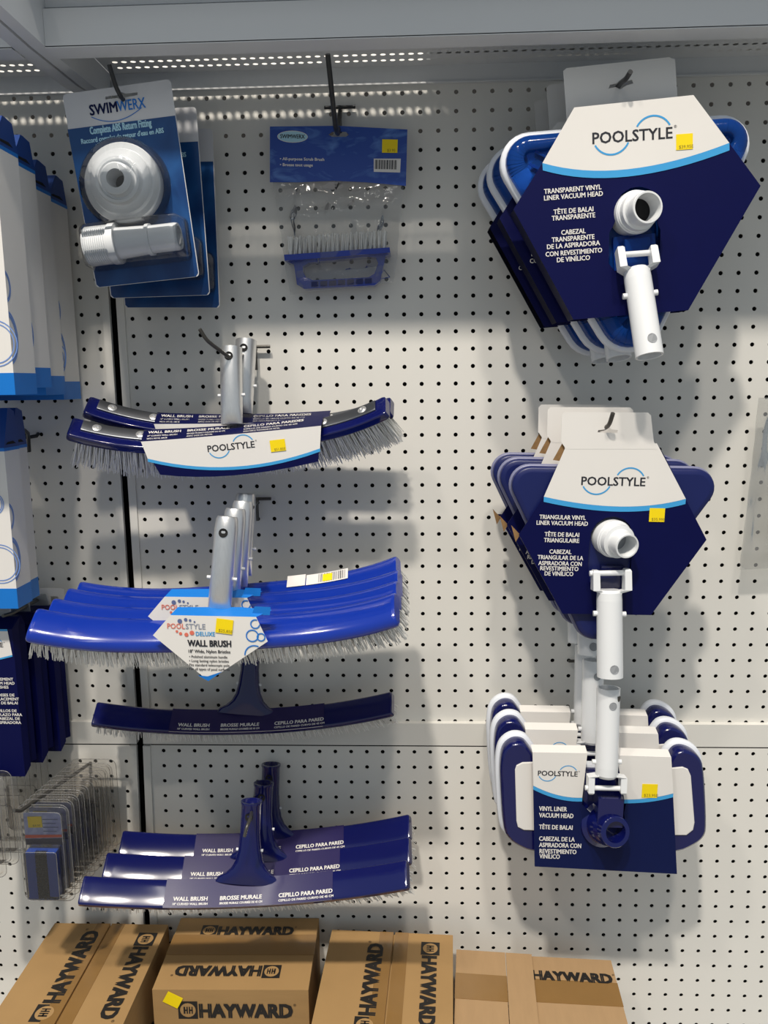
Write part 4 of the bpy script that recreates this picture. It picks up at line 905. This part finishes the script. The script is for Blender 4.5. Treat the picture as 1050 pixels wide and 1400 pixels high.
# top strip between the panel's upper edge and the rear edge of the brush back
yr = .30
rear = [FR.at(197, 587, yr), FR.at(318, 581, yr), FR.at(443, 567, yr)]
V = []; N = 14
for i in range(N+1):
    u = i/N; f = tb[i]; r_ = rear[0]*(1-u)**2+(rear[1]*2-(rear[0]+rear[2])/2)*2*u*(1-u)+rear[2]*u*u
    V += [(f[0], yf*IN, f[1]), tuple(r_)]
mb.add(V, [(2*i, 2*i+2, 2*i+3, 2*i+1) for i in range(N)], 0)
def strip_pt(a, b):      # a along 0..1, b from front 0 to rear 1
    i = min(N-1, int(a*N)); f = a*N-i; p = Vector(V[2*i])*(1-f)+Vector(V[2*i+2])*f; q = Vector(V[2*i+1])*(1-f)+Vector(V[2*i+3])*f
    return p*(1-b)+q*b+Vector((0, -.0008, .0006))
for st, sub, sub2, a0, w in (('WALL BRUSH', '18" CURVED WALL BRUSH', 'WITH METAL BACK', .03, .185), ('BROSSE MURALE', 'BROSSE MURALE COURBÉE DE 45 CM', 'AVEC DOS EN MÉTAL', .25, .235), ('CEPILLO PARA PAREDES', 'CEPILLO DE PARED CURVO DE 45 CM', 'CON PARTE POSTERIOR DE METAL', .565, .33)):
    for s2, b0, h_, ww in ((st, .60, .30, w), (sub, .34, .17, w*.9), (sub2, .1, .17, w*.62)):
        k = MB(); k.text(s2, 0, 0, 1, 0, 0, 'l', .03); wd_ = max(p[0] for p in k.v)
        mb.add([tuple(strip_pt(min(.999, a0+max(0, p[0])/wd_*ww), b0+p[2]*h_)) for p in k.v], k.f, 1)
sl = mb.build('card_sleeve', ['navy', 'white', 'cyan', 'charcoal'], t)
q = FR.uv([(380, 609)], yf)[0]; sticker(t, q[0], q[1], .0205, .0155, '$51,85E', yf*IN-.0012, .05)
a0 = FR.at(317, 580, -.25); a1 = FR.at(316, 476, .75); r = .59*IN
so, tv, Xv, Yv = socket(t, a0, a1, r, [(0, r, r*.3), (.05, r, r*.55), (.18, r, r), (.9, r, r), (1, r, r)], 'handle_tube', 'chrome', .86)
mb = MB()
for s_ in (-1, 1): mb = MB(); c = a0+(a1-a0)*.38; mb.tube([c+Xv*s_*.5*IN, c+Xv*s_*.74*IN], .085*IN, 8); mb.build('lock_pin', 'plastic_w', so)
mbk = t
copy_tree(mbk, (.10, 2.0, .50), 'rear metal-backed wall brush, half hidden behind its sleeved twin', Matrix.Rotation(math.radians(4.0), 4, 'Y'))
hook('grey wire hook with upturned tip through the bright handle tubes', [P(350, 478, .2), P(318, 492, 4.3), P(310, 486, 4.9), P(283, 466, 6.0), P(273, 450, 6.3)], .10, 'hook')

# --- royal blue deluxe brushes
FR = frame3((296, 858, 9.8), (48, 868, 9.8), (544, 847, 9.8), (300, 730, 9.8))
t = thing('wall_brush', FR, 'front royal blue wall brush carrying the large white pointed tag', 'wall brush', 'royal blue wall brushes')
HL = 8.75*IN; B = Bow(58, HL, 1.15*IN, 3.2)
sec = [(-.98, -.62), (-1.06, -.48), (-1.06, -.34), (-.96, -.16), (-.78, -.03), (-.4, .04), (0, .05), (.4, .04), (.72, -.03), (.86, -.16), (.94, -.34), (.94, -.50), (.86, -.62)]
mb = MB(); bow_body(mb, B, HL, [(p[0]*IN, p[1]*IN) for p in sec], 44, 0, (.02, .86)); mb.build('brush_back', 'royal', t)
mb = MB(); bow_bristles(mb, B, HL*1.0, -.88*IN, .72*IN, 5, 64, 1.3*IN, .10, 31, 7, .0008, -.60*IN); mb.build('bristles', 'bristle', t)
a0 = FR.at(300, 832, -.5); a1 = FR.at(311, 706, .3); r = .57*IN
so, tv, Xv, Yv = socket(t, a0, a1, r, [(0, r, r*.25), (.04, r*1.02, r*.5), (.16, r, r), (.86, r, r), (.97, r*.93, r*.93), (1, r*.82, r*.82)], 'handle_tube', 'chrome', .82)
mb = MB()
for s_ in (-1, 1): mb = MB(); c = a0+(a1-a0)*.33; mb.tube([c+Xv*s_*.5*IN, c+Xv*s_*.74*IN], .085*IN, 8); mb.build('lock_pin', 'plastic_w', so)
# pointed tag with blue collar round the tube
yt = -1.15
mb = MB(); tg = [(233, 841), (350, 843.5), (366, 877), (285, 931), (209, 868.6)]; mb.prism(FR.uv(tg, yt)[::-1], yt*IN, yt*IN+.0006, 0)
y1 = yt*IN-.0004; y2 = yt*IN-.0007
mb.poly(FR.uv([(270, 923), (285, 931), (304, 918), (284, 924.5)], yt), y1, 1)
mb.add([tuple(FR.at(a, b, c)) for a, b, c in ((233, 841, yt), (350, 843.5, yt), (372, 834, -.6), (330, 830, -.5), (243, 830, -.6))], [(0, 1, 2, 3, 4)], 1)
mb.poly(FR.uv([(348, 829), (370, 830), (369, 841), (344, 841)], -.9), -.9*IN, 1)
def rt_(st, x, y, h, wpx, m, bold=.02, al='l'):
    q = FR.uv([(x, y), (x+wpx, y+.02*wpx)], yt); mb.text(st, q[0][0], q[0][1], h*FR_u, y2, m, al, bold, rot=math.atan2(q[1][1]-q[0][1], q[1][0]-q[0][0]), width=math.dist(*q))
FR_u = math.dist(*FR.uv([(280, 870), (290, 870)], yt))/10
rt_('POOL', 229, 859, 10.5, 24, 2, .01); rt_('STYLE', 254, 859.5, 10.5, 27, 3, .01); rt_('DELUXE', 268, 869, 8.5, 26, 4, .02)
rt_('WALL BRUSH', 257, 883, 12.5, 59, 5, .035); rt_('18" Wide, Nylon Bristles', 258, 892, 6.4, 57, 5, .02)
for i, s_ in enumerate(('• Polished aluminum handle', '• Long lasting nylon bristles', '• Fits standard telescopic pole', '• For all types of pool surfaces')): rt_(s_, (259, 259, 256, 256)[i], 899+i*5.6, 5.2, (52, 54, 58, 58)[i], 5, .015)
for x, y, r_, m_ in ((246, 849, 3.2, 6), (254, 847, 2.4, 6), (260, 848, 1.8, 6), (266, 850, 1.3, 6), (242, 863, 1.8, 2), (247, 866, 2.2, 2), (255, 867.5, 2.8, 2), (262.5, 865, 3.2, 2)):
    c = FR.uv([(x, y)], yt)[0]; mb.poly(circ(c, r_*FR_u, 14), y2, m_)
for x, y, r_ in ((345, 869, 8), (357, 871, 5.2), (348, 895, 13), (349, 853, 6)):
    c = FR.uv([(x, y)], yt)[0]
    arcpts = [p for p in circ(c, r_*FR_u, 30)]; inside = []
    poly_ = FR.uv(tg, yt)
    def inn(p): 
        sg = [(poly_[(i+1) % 5][0]-poly_[i][0])*(p[1]-poly_[i][1])-(poly_[(i+1) % 5][1]-poly_[i][1])*(p[0]-poly_[i][0]) for i in range(5)]
        return all(v < 0 for v in sg)
    for i in range(30):
        a, b = arcpts[i], arcpts[(i+1) % 30]
        if inn(a) and inn(b): add_strip(mb, [a, b], 1.7*FR_u, y2, 1)
mb.build('pointed_tag', ['white', 'sky', 'salmon', 'grey_txt', 'cyan', 'charcoal', 'slate'], t) if MT.setdefault('grey_txt', mat('grey_print', '#8d93a3', .5, noise=.03)) and MT.setdefault('slate', mat('slate_print', '#5d6a94', .5, noise=.03)) else None
q = FR.uv([(307, 856)], yt)[0]; sticker(t, q[0], q[1], 23*FR_u, 20*FR_u, '$25,85E', yt*IN-.0012, -.18)
dx = t
c2_ = copy_tree(dx, (.06, 1.75, .10), 'royal blue wall brush directly behind the front tagged one', Matrix.Rotation(math.radians(-.4), 4, 'Y'))
for ch in c2_.children:
    if ch.name.startswith('pointed_tag') or ch.name.startswith('price_sticker'): ch.location = (-.80*IN, -.1*IN, .42*IN)
c3 = copy_tree(dx, (.10, 3.5, .22), 'royal blue wall brush, third back in the stepped stack', Matrix.Rotation(math.radians(-.6), 4, 'Y'), ('pointed_tag', 'price_sticker'))
c4 = copy_tree(dx, (.02, 5.25, .36), 'rearmost royal blue wall brush with a barcode label and yellow sticker on its back', Matrix.Rotation(math.radians(-2.0), 4, 'Y'), ('pointed_tag', 'price_sticker'))
mb = MB(); bow_sheet(mb, B, 2.7*IN, 3.75*IN, .02*IN, .88*IN, .0016+.05*IN, 0, 4); bow_sheet(mb, B, 3.8*IN, 6.2*IN, .02*IN, .8*IN, .0016+.04*IN, 0, 6)
rnd = random.Random(4); x = 4.5
while x < 6.1:
    w_ = rnd.choice((.02, .035, .05)); bow_sheet(mb, B, x*IN, (x+w_)*IN, .1*IN, .74*IN, .0018+.04*IN, 1, 1); x += w_+rnd.choice((.03, .05))
bow_sheet(mb, B, 4.75*IN, 5.3*IN, .12*IN, .66*IN, .0021+.04*IN, 2, 2)
o = mb.build('barcode_label', ['white', 'charcoal', 'yellow'], c4)
hook('wire hook through the four bright tubes of the royal blue brushes', [P(352, 685, .2), P(345, 694, 5), P(312, 722, 9.4), P(308, 721, 9.9)], .10, 'hook')
# ------------------------------------------------------------------ left edge: hanging cartons, blades and clamshells
def slab_frame(xr, d, ztop): return Frame(W(xr, -d, ztop), Vector((1, 0, 0)), Vector((0, 0, 1)))
def side_ring(mb, c_d, c_z, rd, rz, w, m, x=.0004, a0=0, a1=360):
    """printed ring on the right side face: c_d inches back from the front edge, c_z inches below the top"""
    pts = [(c_d+rd*math.cos(math.radians(a)), c_z+rz*math.sin(math.radians(a))) for a in [lerp(a0, a1, i/24) for i in range(25)]]
    pts = [(max(.0, p[0]), p[1]) for p in pts]
    for k in (0, .12):
        V = []
        for i, p in enumerate(pts):
            q = (c_d+(p[0]-c_d)*(1-k), c_z+(p[1]-c_z)*(1-k)); q2 = (c_d+(p[0]-c_d)*(1-k-w), c_z+(p[1]-c_z)*(1-k-w))
            V += [(x, q[0]*IN, -q[1]*IN), (x, max(0, q2[0])*IN, -q2[1]*IN)]
        mb.add(V, [(2*i, 2*i+2, 2*i+3, 2*i+1) for i in range(24)], m)
def ring_front(mb, cx, cz, r, m, y=-.0005):
    for k in (1, .86): add_strip(mb, [(-cx*IN+r*k*IN*math.cos(a*PI/15), -cz*IN+r*k*IN*math.sin(a*PI/15)) for a in range(31)], .0012, y, m)
def white_carton(label, xr, d, ztop, h, th, wl, group, band=1.0, tab=1.5, rings=True):
    t = thing('hanging_carton', slab_frame(xr, d, ztop), label, 'carton', group)
    w, H, D = wl*IN, h*IN, th*IN; tp = .45*IN
    mb = MB(); mb.box((-w, 0, -H), (0, D, -tp), 0)
    mb.box((-w-.0002, -.0003, -H-.0002), (.0003, D+.0002, -H+band*IN), 1); mb.box((-w-.0002, -.0003, -tp-.004), (.0003, D+.0002, -tp+.0004), 1)
    if rings:
        ring_front(mb, .75, h-band-1.35, 1.05, 2); ring_front(mb, 1.6, h-band-3.2, .8, 2); ring_front(mb, .9, h-band-4.6, .62, 2)
        side_ring(mb, -.25, h-band-1.6, .95, 1.25, .1, 2, a0=-80, a1=80); side_ring(mb, -.2, h-band-3.9, .6, .75, .1, 2, a0=-80, a1=80)
    mb.build('carton_body', ['white', 'sky', 'ring_ink'], t)
    # folded hang tab: sloping blue gusset with a dark slit
    mb = MB(); mb.add([(0, 0, -tp), (0, D, -tp), (0, D*.85, tab*IN*.55), (0, D*.55, tab*IN*.62), (0, D*.45, tab*IN*.62), (-w, D*.45, tab*IN*.62), (-w, D*.55, tab*IN*.62), (-w, 0, -tp), (-w, D, -tp)],
           [(0, 1, 2, 3, 4), (0, 4, 5, 7), (1, 8, 6, 2)], 0)
    V = [(.0004, .10*D, -tp+.0045), (.0004, .80*D, -tp+.0045), (.0004, .62*D, -tp+.0085), (.0004, .25*D, -tp+.0075)]
    mb.add(V, [(0, 1, 2, 3)], 1)
    mb.build('hang_tab', ['blue_tab', 'dark'], t)
    return t
MT['ring_ink'] = mat('ring_print', '#6f90cf', .5, noise=.05)
MT['blue_tab'] = mat('blue_tab_print', '#0d3b84', .45, noise=.05)
G = 'white and blue cartons hanging at the upper left'
white_carton('front white carton with blue ring print and blue foot, upper left edge', -19.05, 10.7, -4.6, 11.6, 2.2, 6, G)
white_carton('second white carton with blue foot, upper left, just behind the front one', -19.45, 8.25, -4.7, 11.2, 2.3, 6, G)
white_carton('third white carton with blue foot, upper left, tab clearly stepped down', -19.85, 5.8, -5.2, 11.1, 2.4, 6, G)
white_carton('white carton nearest the wall in the upper left stack, lowest blue tab', -20.05, 3.2, -5.35, 11.25, 2.3, 6, G)
hook('black wire hook carrying the white cartons at the upper left edge', [P(-62, 150, .1), P(-100, 60, 11.2), P(-104, 50, 11.6)], .12)
G = 'lower pair of white and blue cartons at the left edge'
white_carton('front one of the two lower white cartons at the left edge, wide blue foot', -21.75, 7.0, -18.55, 9.05, 1.6, 6, G, 1.1, 2.6)
white_carton('rear one of the two lower white cartons at the left edge, beside the bent hook', -22.25, 5.2, -18.6, 9.2, 1.7, 6, G, 1.1, 2.6)
# bent black hook with a cross wire beside them
t = thing('peg_hook', Matrix.Translation(P(40, 600, .3)), 'bent black hook with cross wire and drooping leg beside the lower white cartons', 'hook'); inv = t.matrix_world.inverted()
mb = MB(); mb.tube([inv @ P(*p) for p in ((0, 583, 5.0), (20, 585, 3.2), (33, 588, 2.0), (38, 592, 1.3), (39, 600, .8), (40, 617, .45))], .11*IN, 10)
mb.build('wire', 'black', t)
mb = MB(); mb.tube([inv @ P(*p) for p in ((27, 594, .05), (28, 597, .45), (38, 598, .6), (50, 596, .45), (52, 593, .05))], .11*IN, 10); mb.build('cross_wire', 'black', t)

# navy blade cartons
def navy_carton(label, xr, d, ztop, h, th, wl, printed_=False, slant=.0):
    t = thing('hanging_carton', slab_frame(xr, d, ztop), label, 'carton', 'navy cartons at the left edge')
    w, H, D = wl*IN, h*IN, th*IN
    mb = MB()
    # cross-section with a folded ridge on the right side, bottom corner cut
    sec = [(-w, 0), (-.0, 0), (.004, D*.30), (-.003, D*.52), (.004, D*.78), (-.002, D), (-w, D)]
    mb.loft([[(p[0], p[1], -H+(.012 if p[0] > -.01 and p[1] > D*.2 else 0)) for p in sec], [(p[0], p[1], -.55*IN) for p in sec], [(p[0], lerp(D*.5, p[1], .25), 0) for p in sec]], 0, True, True, True, False)
    if printed_:
        mb.add([(-w, -.0004, -.62*IN), (-.25*IN, -.0004, -.62*IN), (-.10*IN, -.0004, -2.05*IN), (-.9*IN, -.0004, -2.25*IN), (-w, -.0004, -2.35*IN)], [(0, 1, 2, 3, 4)], 1)
        add_strip(mb, [(-w, -2.39*IN), (-.9*IN, -2.29*IN), (-.10*IN, -2.09*IN)], .0024, -.0006, 2); add_strip(mb, [(-w, -.60*IN), (-.25*IN, -.60*IN)], .003, -.0006, 2)
        poolstyle(mb, -1.55*IN, -1.45*IN, 1.95*IN, -.0007, 3, 2)
        rows = [('REPLACEMENT', 0), ('VACUUM HEAD', 0), ('BRUSHES', 0), None, ('BROSSES DE', 0), ('REMPLACEMENT', 0), ('TÊTE DE BALAI', 0), None, ('CEPILLOS DE', 0), ('REEMPLAZO PARA', 0), ('EL CABEZAL DE', 0), ('LA ASPIRADORA', 0)]
        for i, r_ in enumerate(rows):
            if r_: mb.text(r_[0], -.95*IN+(.14*IN if i > 3 else 0), -3.55*IN-i*.235*IN, .235*IN, -.0006, 1, 'c', .025)
    mb.build('carton_body', ['navy', 'white', 'cyan', 'charcoal'], t)
    mb = MB(); mb.prism([(-w*.95, -.004), (-.35*IN, -.004), (-.35*IN, .55*IN), (-.5*IN, .72*IN), (-w*.95, .72*IN)][::-1], D*.5, D*.5+.0006, 0, holes=[[(-1.7*IN, .33*IN), (-.9*IN, .33*IN), (-.9*IN, .47*IN), (-1.7*IN, .47*IN)]])
    mb.build('clear_hang_tab', 'tab_film', t)
    if printed_: sticker(t, -1.72*IN, -2.62*IN, .75*IN, .7*IN, None)
    return t
MT['tab_film'] = film('tab_film', (.9, .92, .94), 1.4, .12, .35, .3, 30)
navy_carton('front navy carton with white printed header at the left edge', -22.95, 5.6, -28.65, 9.35, 1.5, 5, True)
navy_carton('middle navy carton at the left edge, ridged side showing behind the front one', -22.70, 3.9, -28.9, 9.1, 1.5, 5)
navy_carton('navy carton nearest the wall at the left edge, beside the blue brush bristles', -22.35, 2.2, -29.0, 9.1, 1.4, 5)
t = thing('hang_card', slab_frame(-21.85, 1.2, -28.0), 'small white hang card with dark slot beside the navy cartons', 'card')
mb = MB(); mb.prism(quadcard([(-.055, -.035), (.0, -.035), (.0, .0), (-.055, .0)], .004), 0, .0008, 0, holes=[[(-.022, -.022), (-.010, -.022), (-.008, -.017), (-.010, -.013), (-.022, -.013)]]); mb.build('card_sheet', 'white', t)
hook('wire hook behind the navy cartons, its tip near the small white card', [P(62, 815, .1), P(18, 838, 5.2), P(4, 842, 6.0)], .1, 'hook')

# clamshell packs of small brushes on a long slanting hook
def clamshell(label, xr, d, ztop, group, tilt=0.):
    m = slab_frame(xr, d, ztop)
    t = thing('brush_clamshell', m, label, 'clamshell pack', group)
    w, H = 2.95*IN, 5.9*IN
    mb = MB()
    def ringp(i, y): return [(p[0], y, p[1]) for p in rrect(-w+i, -H+i, -i, -i, max(.002, .012-i*.5), 4)]
    mb.loft([ringp(0, .0), ringp(.004, .0), ringp(.006, -.006), ringp(.0085, -.0065)], 0, False, False, True, False)
    q = rrect(-w+.0085, -H+.0085, -.0085, -.0085, .006, 4); mb.poly(q, -.0065, 0)
    b0 = [(p[0], -.0066, p[1]) for p in rrect(-w+.012, -H+.012, -.012, -2.25*IN, .004, 3)]; b1 = [(p[0], -.019, p[1]) for p in rrect(-w+.014, -H+.014, -.014, -2.45*IN, .004, 3)]
    mb.loft([b0, b1], 0, False, True, True, False)
    for i_, y_ in ((.0005, -.0003), (.0088, -.0068)):
        q = rrect(-w+i_, -H+i_, -i_, -i_, max(.004, .012-i_*.5), 4); mb.tube([(p[0], y_, p[1]) for p in q+q[:1]], .00055, 5, 1)
    mb.tube([(p[0], -.019, p[2]) for p in b1+b1[:1]], .0005, 5, 1)
    mb.build('clear_shell', ['shell', 'shell_edge'], t)
    mb = MB(); x0, x1 = -w+.011, -.011; z0, z1 = -2.35*IN, -.42*IN
    mb.prism(rrect(x0, z0, x1, z1, .002, 3), -.004, -.0035, 0); mb.add([(x0, -.0045, z0+.010), (x1, -.0045, z0+.012), (x1, -.0045, z0+.016), (x0, -.0045, z0+.015)], [(0, 1, 2, 3)], 1)
    mb.add([(x0, -.0045, z0), (x1, -.0045, z0), (x1, -.0045, z0+.011), (x0, -.0045, z0+.009)], [(0, 1, 2, 3)], 2)
    for i in range(4): add_strip(mb, [(x0+.027, z1-.010-i*.006), (x1-.004-.003*(i % 2), z1-.010-i*.006)], .0012, -.0046, 3)
    mb.build('paper_card', ['lilac', 'orange', 'navy', 'slate'], t); sticker(t, x0+.016, z1-.014, .80*IN, .66*IN, '$4,95', -.0048, .03)
    mb = MB(); zb, zt = -H+.015, -2.5*IN
    mb.box((-w+.016, -.017, zb), (-w+.029, -.004, zt), 0); mb.box((-.029, -.017, zb+.003), (-.016, -.004, zt), 0); mb.box((-w+.029, -.010, zb), (-.029, -.004, zt), 0)
    bl = mb.build('brush_block', 'block_blue', t)
    mb = MB(); rnd = random.Random(9); n = 26
    for i in range(n):
        z = lerp(zb+.003, zt-.003, i/(n-1))
        for j in range(7):
            x = lerp(-w+.031, -.031, j/6); mb.tube([(x, -.010, z), (x+rnd.uniform(-.002, .002), -.0172, z-.002+rnd.uniform(-.001, .001))], .0017, 4)
    mb.build('bristles', 'bristle_k', t)
    return t
MT['shell_edge'] = film('shell_edge', (.86, .85, .83), 1.6, .15, .18, .1, 30)
MT['block_blue'] = mat('block_blue_plastic', '#123f9c', .35, noise=.05)
G = 'clear clamshell packs of small brushes on the slanting hook'
c0 = clamshell('front clamshell pack with black bristle brush and lilac card on the slanting hook', -19.75, 7.3, -38.75, G)
names = ['second', 'third', 'fourth', 'fifth', 'sixth', 'seventh', 'eighth', 'ninth', 'tenth', 'eleventh']
for i, nm in enumerate(names):
    copy_tree(c0, ((i+1)*.055, (i+1)*.57, -.014*i), f'clear clamshell brush pack, {nm} from the front on the slanting hook' if i < 9 else 'clamshell brush pack nearest the wall, last on the slanting hook', skip=() if i < 2 else ('paper_card', 'price_sticker', 'brush_block', 'bristles'))
hook('long slanting grey wire hook through the clamshell brush packs', [P(127, 1041, .1), P(32, 1106, 7.9), P(28, 1109, 8.3), P(19, 1108, 8.7)], .105, 'hook')
G = 'clear clamshell packs cut off by the left edge of the photo'
c1 = copy_tree(c0, (-4.0, .3, 1.2), 'front clamshell pack of the row cut off by the left edge'); c1['group'] = G
for i, nm in enumerate(('second', 'third', 'fourth', 'rearmost')):
    c = copy_tree(c1, ((i+1)*.10, (i+1)*1.25, -.03*i), f'{nm} clamshell pack of the row cut off by the left edge', skip=('paper_card', 'price_sticker', 'brush_block', 'bristles'))
    c['group'] = G

# ------------------------------------------------------------------ clear bag at the right edge
FR = frame3((1040, 560, 1.2), (1020, 560, 1.2), (1060, 560, 1.2), (1040, 500, 1.2))
t = thing('hanging_bag', FR, 'clear plastic bag hanging at the right edge of the peg wall', 'bag')
bag([(1037, 544), (1150, 540), (1150, 772), (1012, 779)], 0, .012, 22, 34, 8, .003).build('clear_bag', 'bag2', t)
hook('wire hook holding the clear bag at the right edge', [P(1100, 540, .1), P(1100, 552, 1.4), P(1101, 546, 1.9)], .1)
